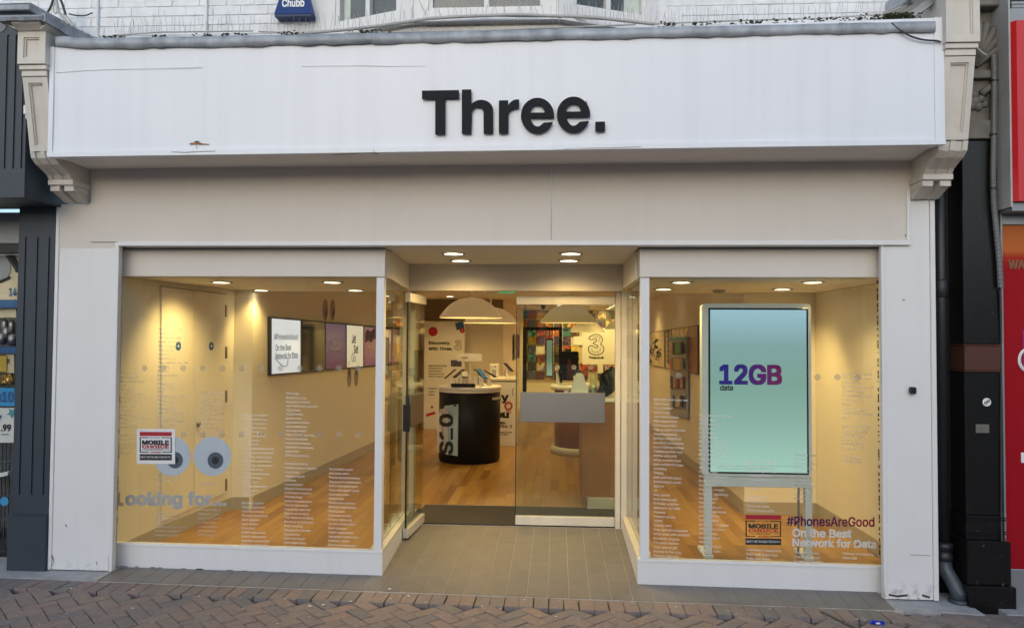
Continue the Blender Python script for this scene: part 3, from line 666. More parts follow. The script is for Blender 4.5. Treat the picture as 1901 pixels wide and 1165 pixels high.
# risers and sills returning into the entrance (left one runs out a little)
def ret(x, xo, sgn, nm):
    a, b2 = (x, .131), (xo, 1.46)
    r = MB(); t = -.12*sgn
    za, zb_ = SIL(x)-.016, SIL(x)-.03
    r.hexa([(a[0], a[1], -.15), (b2[0], b2[1], -.15), (b2[0]+t, b2[1], -.15), (a[0]+t, a[1]+.2, -.15), (a[0], a[1], za), (b2[0], b2[1], zb_), (b2[0]+t, b2[1], zb_), (a[0]+t, a[1]+.2, za)])
    o = r.build('stall_riser', white, shop); o['label'] = f'{nm} stall riser inside the entrance'
    k = MB()
    for i0, i1 in ((.0, .045), (.062, .105)):
        k.hexa([(a[0]-sgn*i0, a[1]+.05, za+.0005), (b2[0]-sgn*i0, b2[1], zb_+.0005), (b2[0]-sgn*i1, b2[1], zb_+.0005), (a[0]-sgn*i1, a[1]+.05, za+.0005), (a[0]-sgn*i0, a[1]+.05, za+.018), (b2[0]-sgn*i0, b2[1], zb_+.018), (b2[0]-sgn*i1, b2[1], zb_+.018), (a[0]-sgn*i1, a[1]+.05, za+.018)])
    k.build('glazing_bead', cream, o)
ret(RXL+.002, -1.345, 1, 'left'); ret(.598, .60, -1, 'right')
for nm, x0, x1 in (('left', -1.364, -1.307), ('right', .618, .682)):
    o = MB().hexa([(x0, GY-.022, SIL(x0)+.001), (x1, GY-.022, SIL(x1)+.001), (x1, GY+.05, SIL(x1)+.001), (x0, GY+.05, SIL(x0)+.001), (x0, GY-.022, 2.195), (x1, GY-.022, 2.195), (x1, GY+.05, 2.195), (x0, GY+.05, 2.195)]).build('corner_mullion', white, shop); o['label'] = f'{nm} corner post of the entrance'
winL = thing('display_window', 'left display window with googly eye stickers and grey search words', 'window', (-2.35, GY, .15))
winR = thing('display_window', 'right display window with white word list in front of a lit screen', 'window', (1.5, GY, .13))
MB().hexa([(-3.370, GY, SIL(-3.37)), (-1.364, GY, SIL(-1.364)), (-1.364, GY+.012, SIL(-1.364)), (-3.370, GY+.012, SIL(-3.37)), (-3.370, GY, 2.1955), (-1.364, GY, 2.1955), (-1.364, GY+.012, 2.1955), (-3.370, GY+.012, 2.1955)]).build('glass_pane', glass_clear, winL)
MB().hexa([(.682, GY, SIL(.68)), (2.365, GY, SIL(2.36)), (2.365, GY+.012, SIL(2.36)), (.682, GY+.012, SIL(.68)), (.682, GY, 2.1955), (2.365, GY, 2.1955), (2.365, GY+.012, 2.1955), (.682, GY+.012, 2.1955)]).build('glass_pane', glass_clear, winR)
bl = MB()                                                            # ragged sealant along the pilasters
for i in range(46):
    z = .2 + i*.0435 + random.uniform(-.01, .01); bl.box(2.331, 2.3365, GY-.010, GY-.001, z+random.uniform(-.015, .015), z+random.uniform(.016, .03))
bl.build('sealant', blackpaint, winR)
sl = MB()
for i in range(12): z = .2 + random.random()*1.2; sl.box(-3.371, -3.360, GY-.012, GY-.001, z, z+random.uniform(.01, .05))
sl.build('sealant', greyvinyl, winL)
# entrance ceiling, bulkhead over the doors, side bulkheads
DY = 1.52
MB().hexa([(-1.3, .112, 2.415), (.6, .112, 2.415), (.6, DY+.1, 2.415), (-1.38, DY+.1, 2.415), (-1.3, .112, 2.44), (.6, .112, 2.44), (.6, DY+.1, 2.44), (-1.38, DY+.1, 2.44)]).build('entrance_ceiling', ceilwhite, shop)
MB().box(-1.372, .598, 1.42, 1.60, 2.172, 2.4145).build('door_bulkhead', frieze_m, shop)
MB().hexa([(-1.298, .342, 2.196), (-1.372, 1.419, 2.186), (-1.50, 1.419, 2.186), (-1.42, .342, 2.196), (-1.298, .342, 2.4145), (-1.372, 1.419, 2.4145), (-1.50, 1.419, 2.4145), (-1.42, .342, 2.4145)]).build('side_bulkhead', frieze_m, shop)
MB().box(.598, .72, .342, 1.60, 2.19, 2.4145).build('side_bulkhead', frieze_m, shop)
# fixed side panes of the entrance
def upright(x0, y0, x1, y1, z0a, z0b, z1, t):
    return MB().hexa([(x0, y0, z0a), (x1, y1, z0b), (x1+t, y1, z0b), (x0+t, y0, z0a), (x0, y0, z1), (x1, y1, z1-.008), (x1+t, y1, z1-.008), (x0+t, y0, z1)])
upright(-1.348, .20, -1.395, 1.44, .16, .145, 2.19, .012).build('side_pane', glass_side, shop)
upright(.640, .20, .640, 1.46, .145, .135, 2.19, .012).build('side_pane', glass_side, shop)
# door frame posts on the right, one on the left
MB().box(.540, .585, 1.50, 1.58, .0, 2.171).build('door_post', cream, shop); MB().box(.592, .640, 1.47, 1.56, .0, 2.171).build('door_post', cream, shop)
MB().box(-1.372, -1.33, 1.50, 1.60, .0, 2.171).build('door_post', cream, shop)
# glass doors
def door(label, loc, rot, w):
    t = thing('glass_door', label, 'door', loc)
    MB().box(0, w, -.006, .006, .095, 2.05).build('glass_leaf', glass_side, None).parent = t
    for nm, z0, z1, m in (('bottom_rail', .012, .094, cream), ('top_rail', 2.051, 2.13, cream)):
        MB().box(0, w, -.024, .024, z0, z1, .003).build(nm, m, None).parent = t
    for y0, y1 in ((-.028, -.0075), (.0075, .028)): 
        o = MB().box(.04, w-.09, y0, y1, PLZ0, PLZ1, .002).build('push_plate', steel, None); o.parent = t
    b = MB()
    for sx in (.075, w-.125):
        for sz in (PLZ0+.03, PLZ1-.03): b.disc((sx, -.0285, sz), .006, (1, 0, 0), (0, 0, 1), .004, 10)
    b.build('screw', chrome, None, kind='stuff').parent = t
    MB().box(-.003, .004, -.0075, .0075, .095, 2.05).build('edge_seal', blackpaint, None).parent = t
    t.rotation_euler = (0, 0, rot); return t
PLZ0, PLZ1 = at(1040, 783.5, 1.52).z, at(1040, 728.5, 1.52).z
xr0 = at(958, 760, 1.545).x
dR = door('closed right-hand glass door with steel push plate', (xr0, 1.545, 0), 0, .537-xr0)
dL = door('glass door leaf standing open at the left of the entrance', (-1.298, 1.0, -.005), math.radians(86), .58)
MB().box(-.01, .002, -.03, .03, .93, 1.16).build('edge_plate', blackpaint, None).parent = dL

# ================================================================ INSIDE THE SHOP
floor = struct('wood_floor')
MB().box(-3.8, -1.42, .172, 2.34, -.25, -.012).box(.70, 2.66, .172, 2.34, -.25, -.012).box(-3.8, 2.66, 2.341, 15, -.25, -.012).build('floor_bed', mortar, floor)
strips = []
x = -3.79; SW = .098
while x < 2.56:
    y = .175 - random.uniform(0, .6)
    while y < 14.4:
        l = random.uniform(.45, .95); y0, y1 = max(y, .175), y+l
        if y0 < y1 and not (-1.4 < x+SW/2 < .66 and y1 < 2.36): strips.append((x, y0 if not (-1.4 < x+SW/2 < .66) else max(y0, 2.175), y1))
        y += l
    x += SW
def in_view(s):
    cx, cy = s[0]+SW/2, (s[1]+s[2])/2
    px, py, k = project((cx, cy, 0))
    if py > 1040: return False
    if cy < 2.6: return 300 < px < 700 or 1205 < px < 1630
    return 790 < px < 1000 and py > 800 or 440 < px < 700 and py > 830 or 1000 < px < 1090 and py > 845
vis = sorted([s for s in strips if in_view(s)], key=lambda s: s[1])
vis = set(vis[:290]); rest = MB()
SM = {}
for s in strips:
    l = s[2]-s[1]
    if l < .02: continue
    if s in vis:
        me = MB().box(-SW/2+.0006, SW/2-.0006, 0, l-.0012, -.012, 0, .0012).mesh('floor_strip', oak); put('floor_strip', me, None, floor, (s[0]+SW/2, s[1], random.uniform(-.0004, .0004)))
    else: rest.box(s[0]+.0006, s[0]+SW-.0006, s[1], s[2]-.0012, -.012, random.uniform(-.0004, .0004))
rest.build('floor_strips', oak_far, floor, kind='stuff')
matt = thing('entrance_mat', 'dark brown ribbed entrance mat across the doorway', 'door mat', (-.4, 1.95, 0))
MB().hexa([(-1.36, 1.57, -.01), (.62, 1.57, -.01), (.62, 2.335, -.01), (-1.36, 2.335, -.01), (-1.36, 1.57, .002), (.62, 1.57, .002), (.62, 2.335, .002), (-1.36, 2.335, .002)]).build('pile', mat_m, matt)
MB().box(-1.36, .62, 2.3355, 2.344, -.01, .003).build('edge_strip', alu, matt)
# walls
walls = struct('inner_walls')
def wall(a, b, z0, z1, m, th=.10, name='wall'):
    a, b = Vector((*a, 0)), Vector((*b, 0)); d = (b-a).normalized(); n = Vector((-d.y, d.x, 0))*th
    Z = lambda q, z: (q.x, q.y, z); return MB().hexa([Z(a, z0), Z(b, z0), Z(b+n, z0), Z(a+n, z0), Z(a, z1), Z(b, z1), Z(b+n, z1), Z(a+n, z1)]).build(name, m, walls)
A0, A1 = (-3.366, .70), (-3.258, 1.945)                             # cupboard wall, left window
wall((-3.374, .166), (-3.3665, .698), 0, 2.2, inwall); wall(A0, A1, 0, 2.2, inwall)
wall((-3.257, 1.946), (-3.071, 1.956), 0, 2.2, inwall)
B0, B1 = (-3.066, 1.958), (-2.62, 8.95)                             # long wall with the screens
wall(B0, B1, 0, 2.6, inwall)
wall((-2.62, 8.952), (-1.035, 8.955), 0, 2.6, inwall); wall((-2.62, 8.945), (-1.035, 8.950), 2.05, 2.6, indark, .004)  # thin brown sheet paints the unlit shade above the poster
wall((-1.03, 8.96), (-.88, 14.3), 0, 2.6, inwall)
wall((-1.2, 14.3), (2.4, 14.3), 0, 2.6, inwall)
C0, C1 = (1.872, 2.195), (1.74, 9.5)
wall((1.70, 14.3), (1.74, 9.5), 0, 2.6, inwall); wall(C1, C0, 0, 2.6, inwall)
wall((1.874, 2.192), (2.575, 2.19), 0, 2.2, inwall); wall((2.575, 2.188), (2.612, .166), 0, 2.2, inwall, .1)
# skirtings under the nook walls
for a, b in (((-3.364, .17), (-3.358, .70)), ((-3.3575, .702), (-3.251, 1.935)), ((-3.245, 1.938), (-3.076, 1.947)), ((-3.052, 2.0), (-2.607, 8.9)), ((1.735, 9.4), (1.860, 2.188)), ((1.862, 2.182), (2.566, 2.18)), ((2.566, 2.176), (2.600, .18))):
    wall(a, b, .001, .125, plinthm, .008, 'skirting')
# ceilings
ceil = struct('shop_ceiling')
MB().box(-3.8, -1.43, .345, 2.10, 2.203, 2.30).build('window_ceiling', inceil, ceil); MB().box(.73, 2.66, .345, 2.25, 2.203, 2.30).build('window_ceiling', inceil, ceil)
MB().box(-3.8, -1.43, .163, .345, 2.1965, 2.30).build('window_ceiling', inceil, ceil); MB().box(.73, 2.66, .163, .345, 2.1965, 2.30).build('window_ceiling', inceil, ceil)
MB().box(-3.2, 2.4, 2.252, 14.5, 2.46, 2.6).build('main_ceiling', inceil, ceil); MB().box(-1.6, .8, 1.602, 2.2515, 2.46, 2.6).build('main_ceiling', inceil, ceil)
MB().box(-3.3, -1.4305, 2.1005, 2.14, 2.2035, 2.6).build('ceiling_step', inceil, ceil); MB().box(.731, 2.4, 2.2505, 2.28, 2.2035, 2.6).build('ceiling_step', inceil, ceil)
MB().box(-3.8, 2.66, .36, 2.3, 2.62, 2.66).build('floor_above', inceil, ceil)
# rear of building so that no daylight leaks in
shell = struct('building_shell')
MB().box(-4.6, 2.8, .5, 15, 2.665, 2.75).build('slab', mortar, shell); MB().box(-4.0, -3.86, .36, 15, -.2, 2.66).build('party_wall', mortar, shell); MB().box(2.705, 2.8, .51, 15, -.2, 2.66).build('party_wall', mortar, shell); MB().box(-4, 3.2, 14.45, 14.6, -.2, 2.66).build('rear_wall', mortar, shell)

# recessed downlights
def downlight(label, p, z, power, r=.078, cone=1.9, aim=(0, 0, -1), group=None, off=(0, 0, 0)):
    t = thing('downlight', label, 'ceiling light', (p.x, p.y, z), group)
    MB().lathe([(r+.018, -.0005), (r+.018, -.006), (r+.004, -.010), (r+.002, -.0012)], (p.x, p.y, z), 28, False).build('ring', alu, t, True)
    MB().lathe([(r, -.004), (r*.8, -.0075), (.01, -.0085)], (p.x, p.y, z), 28).build('lens', lamp_on, t)
    if power: lamp(t, 'SPOT', (p.x+off[0], p.y+off[1], z-.03+off[2]), power, cone, .9, WARM, .09, aim)
ZN = 2.2025
for (px, py), w, pw, am in (((411, 523), 'nearest the cupboard, front row', 82, (-.50, .12, -1)), ((485, 538), 'nearest the cupboard, back row', 46, (-.15, .25, -1)), ((617, 523), 'beside the corner post, front row', 62, (0, .1, -1)), ((660, 538), 'beside the corner post, back row', 62, (0, .1, -1))):
    downlight(f'lit downlight in the left window ceiling {w}', atz(px, py, ZN), ZN if atz(px, py, ZN).y > .36 else 2.196, pw, aim=am)
for (px, py), w, pw, am in (((1265, 523), 'beside the corner post, front row', 52, (0, .1, -1)), ((1232, 536), 'beside the corner post, back row', 52, (0, .1, -1)), ((1509, 523), 'above the totem screen, front row', 58, (.2, .2, -1)), ((1452, 536), 'above the totem screen, back row', 95, (.1, .4, -1))):
    downlight(f'lit downlight in the right window ceiling {w}', atz(px, py, ZN), ZN, pw, aim=am)
for (px, py), w in (((842, 470), 'left side, nearer the street'), ((855, 483), 'left side, nearer the doors'), ((1060, 470), 'right side, nearer the street'), ((1056, 483), 'right side, nearer the doors')):
    downlight(f'lit downlight in the entrance ceiling, {w}', atz(px, py, 2.4145), 2.4145, 60, cone=2.8)
for j, y in enumerate((3.4, 5.6, 7.8)):
    for i, xx in enumerate((-1.9, -.25, 1.30)):
        downlight('round lit downlight in a row along the near shop ceiling, hidden behind the door head', Vector((xx, y, 0)), 2.4595, (34, 95, 55)[i] if (i + j) % 2 == 0 else 0, group='downlights in the near shop ceiling', cone=2.3)
for xx, w in ((.06, 'left'), (1.27, 'right')):
    for j, y in enumerate((9.3, 10.3, 11.3, 12.3, 13.3)):
        downlight(f'lit downlight of the {w} row in the far shop ceiling, ' + ('nearest the door', 'second from the door', 'middle of the row', 'second from the photo wall', 'nearest the photo wall')[j], Vector((xx, y, 0)), 2.4595, (60 if w == 'left' else 0, 0, 60 if w == 'right' else 45, 0, 130)[j], group='downlights in the far shop ceiling', cone=2.4, aim=(0, .6 if j == 4 else 0, -1))
# pendant lamps
def pendant(label, x, y, zr, r, h, power):
    t = thing('pendant_lamp', label, 'pendant lamp', (x, y, zr))
    n = 14; prof = [(r*(1-i/n*.94), h*(1-(1-i/n*.94)**2.5)) for i in range(n+1)]
    prof[0] = (r, 0); prof.insert(1, (r*.995, .006))
    MB().lathe(prof + [(p[0]*.985-.001, p[1]-.008) for p in prof[::-1]], (x, y, zr), 48, False).build('lamp_shade', lampshade, t, True)
    MB().tube([(x, y, zr+h-.01), (x, y, 2.46)], .016, 8).build('rod', whitelam, t); MB().lathe([(.07, -.03), (.07, 0)], (x, y, 2.459), 20).build('ceiling_rose', whitelam, t)
    MB().ball((x, y, zr+h*.55), .05, sub=2).build('bulb', lamp_on, t, True)
    lamp(t, 'POINT', (x, y, zr+h*.25), power, radius=.06)
TBX, TBY = -1.235, 5.22
pendant('large cream dome lamp hanging over the black round table', -1.2, 5.0, 2.015, .445, .275, 18)
pendant('cream dome lamp behind, over the white counter', -1.075, 6.7, 1.975, .44, .25, 20)
pendant('cream dome lamp seen through the closed door, highest in the pane', .19, 7.0, 1.99, .475, .29, 14)
pendant('lit gold dome lamp far back before the photo wall', .70, 12.0, 1.868, .41, .26, 22)
pendant('dome lamp partly hidden by the right door post', 1.46, 11.0, 1.93, .42, .26, 16)

# black round display table
tbl = thing('display_table', 'black round phone table with white top near the entrance', 'display table', (TBX, TBY, 0))
rt = .435
MB().lathe([(rt-.01, .002), (rt-.01, .03), (rt, .032), (rt, .965), (rt-.005, .968)], (TBX, TBY, 0), 64).build('drum', blacklam, tbl, True)
MB().lathe([(rt+.002, .970), (rt+.008, .985), (rt+.008, 1.000), (rt-.02, 1.002)], (TBX, TBY, 0), 64).build('lower_rim', whitelam, tbl, True)
MB().lathe([(rt, 1.004), (rt+.014, 1.012), (rt+.014, 1.045), (rt+.002, 1.052), (.01, 1.053)], (TBX, TBY, 0), 64).build('table_top', whitelam, tbl, True)
def wrap(P, off=.004):                                               # bend flat print round the drum
    a = math.asin(max(-1, min(1, (P.x-TBX)/rt))); return Vector((TBX+(rt+off)*math.sin(a), TBY-(rt+off)*math.cos(a), P.z))
yf = TBY - rt
def on_drum(px, py): return atz_drum(px, py)
def atz_drum(px, py):
    d = _ray(px, py); ox, oy = CAM_POS.x-TBX, CAM_POS.y-TBY; R = rt+.003
    a = d.x*d.x+d.y*d.y; b = 2*(ox*d.x+oy*d.y); c = ox*ox+oy*oy-R*R; D = max(0, b*b-4*a*c); return CAM_POS + d*((-b-math.sqrt(D))/(2*a))
def drum_print(name, poly, m, off=0.0, grid=8):
    """patch with corners given in photo pixels, laid on the drum"""
    (ax, ay), (bx, by), (cx, cy), (dx, dy) = poly; b = MB(); R = []
    for i in range(grid+1):
        u = i/grid; t0 = (ax+(bx-ax)*u, ay+(by-ay)*u); t1 = (dx+(cx-dx)*u, dy+(cy-dy)*u)
        row = []
        for q in (t0, t1):
            P = atz_drum(*q); n = Vector((P.x-TBX, P.y-TBY, 0)).normalized(); row += [b.b.verts.new(P+n*off), b.b.verts.new(P+n*(off-.003))]
        R.append(row)
    for p, q in zip(R, R[1:]): b.b.faces.new((p[0], q[0], q[2], p[2]))
    return b.build(name, m, tbl)
zq = lambda px, py: 790 + px/6.133
D = lambda pts: [(790 + x/6.133, 680 + y/6.133) for x, y in pts]
phone_teal = mat('phone_back_teal', (.30, .46, .50), .25, var=.25, scale=4); phone_silver = mat('phone_back_silver', (.50, .50, .50), .25, var=.05)
drum_print('phone_print', D([(212, 446), (372, 428), (362, 1018), (212, 990)]), phone_teal, .001)
drum_print('phone_print', D([(160, 486), (258, 468), (258, 1004), (160, 975)]), phone_silver, .002); drum_print('phone_print', D([(136, 524), (186, 510), (186, 985), (136, 965)]), paperwhite, .003)
for p in (D([(258, 468), (268, 470), (268, 1006), (258, 1004)]), D([(186, 510), (196, 512), (196, 988), (186, 985)]), D([(362, 428), (378, 432), (368, 1020), (358, 1018)])): drum_print('phone_edge', p, inkgrey, .0045)
me = text_mesh('S10', .03); 
xs_ = [v.co.x for v in me.vertices]; ys_ = [v.co.y for v in me.vertices]; X0, X1, Y0, Y1 = min(xs_), max(xs_), min(ys_), max(ys_)
for v in me.vertices:
    u, w = (v.co.x-X0)/(X1-X0), (v.co.y-Y0)/(Y1-Y0); P = atz_drum(790+(318-w*158)/6.133, 680+(1000-u*462)/6.133); n = Vector((P.x-TBX, P.y-TBY, 0)).normalized(); v.co = P+n*(.006+v.co.z*.02)
put('lettering', me, inkblack, tbl)
for q in (D([(322, 436), (355, 432), (353, 450), (322, 456)]), D([(238, 482), (250, 480), (250, 494), (238, 496)]), D([(170, 522), (178, 520), (178, 532), (170, 534)])): drum_print('camera_print', q, inkblack, .006, 2)
me = text_mesh('SAMSUNG', .035); xs_ = [v.co.x for v in me.vertices]; ys_ = [v.co.y for v in me.vertices]; X0, X1, Y0, Y1 = min(xs_), max(xs_), min(ys_), max(ys_)
for v in me.vertices:
    u, w = (v.co.x-X0)/(X1-X0), (v.co.y-Y0)/(Y1-Y0); a = math.radians(52 + 36*u); v.co = Vector((TBX+(rt+.004)*math.sin(a), TBY-(rt+.004)*math.cos(a), .872+w*.034))
put('lettering', me, MATS['white_print'], tbl)
# sign card on a post, box, phones on stands
ST = 1.054
sg = thing('table_sign', 'small white sign on a thin post above the display phones', 'sign', (TBX+.04, TBY-.05, ST))
p0 = at(849, 670, TBY-.05); p1 = at(894, 656, TBY-.05)
MB().box(p0.x, p1.x, TBY-.06, TBY-.045, p0.z, p1.z).build('card', paperwhite, sg); MB().box(TBX+.0, TBX+.016, TBY-.044, TBY-.03, ST+.0, p1.z-.01).build('post', whitelam, sg); MB().lathe([(.05, 0), (.05, .008)], (TBX+.008, TBY-.037, ST), 16).build('foot', whitelam, sg)
letter_on('lettering', 'SAMSUNG', (p0.x+.06, TBY-.061, p0.z+.045), (.09, 0, 0), (0, 0, .016), inkblack, sg, bold=.03)
bx = MB().box(TBX-.21, TBX+.12, TBY-.44, TBY-.40, ST+.0005, ST+.0505, .003).build('cable_box', blacklam); tag(bx, 'long low black box on the front edge of the round table', 'box')
def phone(label, x, y, z, yaw, tilt=.9, s=1.0, group='display phones on stands', hue=None):
    t = thing('display_phone', label, 'phone', (0, 0, 0), group)
    b = MB(); b.box(-.035, .035, -.012, .012, 0, .004); b.prism([(-.02, .004), (.025, .004), (.03, .095*s), (.012, .105*s)], -.012, .012, 'x'); b.build('stand', whitelam, t)
    ph = MB().box(-.036, .036, -.078, .078, -.004, .004, .003); M = Matrix.Translation((0, .0, .11*s+.02)) @ Matrix.Rotation(tilt, 4, 'X')
    for v in ph.b.verts: v.co = M @ v.co
    ph.build('handset', blackglass, t)
    sc_ = MB().box(-.032, .032, -.070, .070, .0041, .0048)
    for v in sc_.b.verts: v.co = M @ v.co
    sc_.build('screen', hue or mat('phone_screen', (.02, .03, .05), .08), t)
    MB().tube([(0, .02, .004), (.0, .06, .03), (0, .05, .09*s)], .004, 5).build('tether', greyplastic, t)
    t.location = (x, y, z); t.rotation_euler = (0, 0, yaw); t.scale = (1.3, 1.3, 1.3); return t
phb = mat('phone_screen_blue', (.03, .12, .25), .1, emit=(.05, .2, .4), est=.12)
phone('dark phone on a stand at the left edge of the round table', TBX-.26, TBY-.18, ST, math.radians(-70), .7)
phone('dark phone on a stand beside the sign post, left of it', TBX-.15, TBY-.05, ST, math.radians(-50), .6)
phone('upright phone with a pale face in front of the sign post', TBX-.04, TBY-.26, ST, math.radians(10), .35, hue=inkgrey)
phone('dark phone leaning right behind the sign post', TBX+.12, TBY+.10, ST, math.radians(60), .6)
phone('phone with a blue screen at the right of the round table', TBX+.19, TBY-.14, ST, math.radians(55), .75, hue=phb)
phone('dark phone lying low at the right edge of the round table', TBX+.29, TBY-.02, ST, math.radians(75), .5)
for i, (dx, dy) in enumerate(((-.20, -.27), (-.10, -.28), (.03, -.3), (.10, -.27), (.18, -.24))):
    o = MB().box(TBX+dx-.018, TBX+dx+.018, TBY+dy-.012, TBY+dy+.012, ST+.0005, ST+.115+.03*(i % 2), .002).build('price_stand', whitelam); tag(o, 'small white price block at the front of the round phone table, ' + ('leftmost of five', 'second from the left', 'middle of five', 'fourth from the left', 'rightmost of five')[i], 'price stand', 'price blocks on the round table')

# white counter behind
CX0, CX1, CY = -1.33, -.655, 6.59
ctr = thing('white_counter', 'white counter printed with black words behind the round table', 'counter', (-.99, CY+.3, 0))
MB().box(CX0, CX1, CY, CY+.6, .0, 1.02, .004).build('body', paperwhite, ctr); MB().box(CX0-.02, CX1+.01, CY-.02, CY+.62, 1.045, 1.085, .006).build('counter_top', counterglow, ctr); MB().box(CX0+.01, CX1-.01, CY+.01, CY+.59, 1.0205, 1.0445).build('shadow_gap', inkgrey, ctr)
lamp(ctr, 'POINT', (-.95, CY+.2, 1.55), 4, radius=.15)
def on_counter(b, px0, px1, py0, py1, m, bold=.04, nm='lettering'):
    o, vx, vz = quad_from(at(px0, py1, CY), at(px1, py1, CY), at(px0, py0, CY)); return letter_on(nm, b, o, vx, vz, m, ctr, bold=bold)
on_counter('Play', 896, 944.5, 729, 748, inkblack, .03); on_counter('you', 906, 945, 764.5, 779, inkblack, .05); on_counter('with', 919, 938.5, 782, 787, inkblack); on_counter('benefits :)', 905, 950.5, 788, 794, inkblack, .02); on_counter('Visit three.co.uk', 914, 950.5, 800.5, 803, inkblack); on_counter('or ask in store', 917, 943, 804.5, 807, inkblack)
q = at(944, 752.5, CY); ring = MB(); ring.tube([(q.x+.058*math.cos(a)*.9, CY-.003, q.z+.058*math.sin(a)) for a in [i*math.pi/12 for i in range(25)]], .016, 5); 
for dx in (-.03, .0, .03): ring.box(q.x+dx-.006, q.x+dx+.006, CY-.004, CY-.001, q.z-.10-abs(dx), q.z-.04)
ring.build('ring_print', inkorange, ctr)
q = at(957, 727, CY); MB().tube([(q.x-.03, CY-.012, q.z+.06), (q.x-.045, CY-.03, q.z+.03), (q.x-.045, CY-.03, q.z-.03), (q.x-.03, CY-.012, q.z-.06)], .006, 6).build('handle', greyplastic, ctr)
phone('phone on a white stand at the right end of the white counter', -.78, CY+.12, 1.086, math.radians(60), .7)
hb = thing('product_box', 'white boxed headphones on the white counter beside the sign', 'box', (-.99, CY+.2, 1.086))
MB().box(-1.09, -.94, CY+.18, CY+.24, 1.087, 1.30, .004).build('carton', paperwhite, hb); MB().box(-1.055, -.985, CY+.177, CY+.1795, 1.12, 1.21).build('window_print', inkgrey, hb); MB().disc((-1.0, CY+.1785, 1.26), .012, (1, 0, 0), (0, 0, 1)).build('logo_print', inkblack, hb)
# tall discovery poster
DYp = 8.60; pa, pb = at(786, 797, DYp), at(863, 597, DYp)
pst = thing('discovery_poster', 'tall white poster board with a red dot and black headline', 'poster', (pa.x+.3, DYp, 0))
MB().box(pa.x, pb.x, DYp, DYp+.10, .001, pb.z, .004).build('panel', paperwhite, pst); MB().box(pa.x+.01, pb.x-.01, DYp+.01, DYp+.09, -.0005, .0008).build('base', blackpaint, pst)
def on_poster(b, px0, px1, py0, py1, m=inkblack, bold=.02, line=1.0):
    o, vx, vz = quad_from(at(px0, py1, DYp), at(px1, py1, DYp), at(px0, py0, DYp)); return letter_on('lettering', b, o, vx, vz, m, pst, bold=bold, line=line)
on_poster('Discovery.\nWith Three.', 795.5, 840, 633, 650, bold=.03); on_poster('Digital technology\nshould be fun.\nAnd we want\neveryone to be\nable to enjoy it.', 795.5, 830, 677, 700); on_poster('Explore\nLearn\nEnjoy', 795.5, 811, 719, 734)
q = at(804, 615, DYp); MB().disc((q.x, DYp-.003, q.z), .088, (1, 0, 0), (0, 0, 1), sz=1.02).build('red_dot', inkred, pst); on_poster('New\nDiscovery\nsessions', 798, 811, 610, 622, MATS['white_print'])
a, b2, c = at(848, 613, DYp), at(862.5, 609, DYp), at(844.5, 600, DYp); MB().plate(a, b2-a, c-a, .002, .003).build('blue_print', inkblue, pst)
q = at(858, 613, DYp); MB().disc((q.x-.0, DYp-.006, q.z), .05, (1, 0, 0), (0, 0, 1)).build('red_print', inkred, pst); MB().disc((q.x, DYp-.009, q.z), .022, (1, 0, 0), (0, 0, 1)).build('pink_print', inkpink, pst)
a, b2, c = at(837, 680, DYp), at(857, 680, DYp), at(837, 668, DYp); MB().plate(a, b2-a, c-a, .002, .003).build('photo_print', pic, pst)
q = at(802, 755, DYp); MB().disc((q.x, DYp-.003, q.z), .024, (1, 0, 0), (0, 0, 1)).build('red_print', inkred, pst); a, b2, c = at(791, 773, DYp), at(808, 768, DYp), at(791, 768, DYp); MB().plate(a, b2-a, c-a, .002, .003).build('red_print', inkred, pst)
LOGO = [(828, 518), (845, 490), (885, 470), (930, 467), (965, 485), (983, 520), (975, 553), (955, 573), (985, 590), (1000, 622), (990, 658), (958, 684), (910, 690), (865, 682), (835, 656), (825, 622), (838, 597), (862, 588), (885, 598), (902, 612), (925, 612), (935, 596), (918, 581), (890, 573), (877, 561), (905, 550), (922, 530), (915, 516), (890, 518), (860, 528)]
FL1 = [(875, 500), (915, 490), (935, 500), (955, 495), (948, 515), (958, 528), (940, 535), (935, 550)]; FL2 = [(862, 618), (872, 640), (862, 655), (885, 652), (898, 668), (915, 652), (940, 668), (940, 645), (962, 640), (950, 622), (968, 610)]
def smooth(pts, closed=True, k=3):
    for _ in range(k):
        o = []; n = len(pts)
        for i in range(n if closed else n-1): (a, b_), (c, d) = pts[i], pts[(i+1) % n]; o += [(a*.75+c*.25, b_*.75+d*.25), (a*.25+c*.75, b_*.25+d*.75)]
        pts = o
    return pts
def logo_three(fx, fz, Y, r, parent):
    """outlined numeral with flame lines"""
    b = MB()
    for pts, cl in ((smooth(LOGO), True), (FL1, False), (FL2, False)):
        P = [(fx(x), Y, fz(y)) for x, y in pts]; P = P + [P[0]] if cl else P
        b.tube(P, r if cl else r*.6, 5)
    for v in b.b.verts: v.co.y = Y + (v.co.y-Y)*.3
    return b.build('logo', inkblack, parent)
la, lb = at(844, 649, DYp), at(857, 631.5, DYp)
logo_three(lambda x: la.x+(lb.x-la.x)*(x-825)/175, lambda y: la.z+(lb.z-la.z)*(690-y)/223, DYp-.003, .0045, pst)
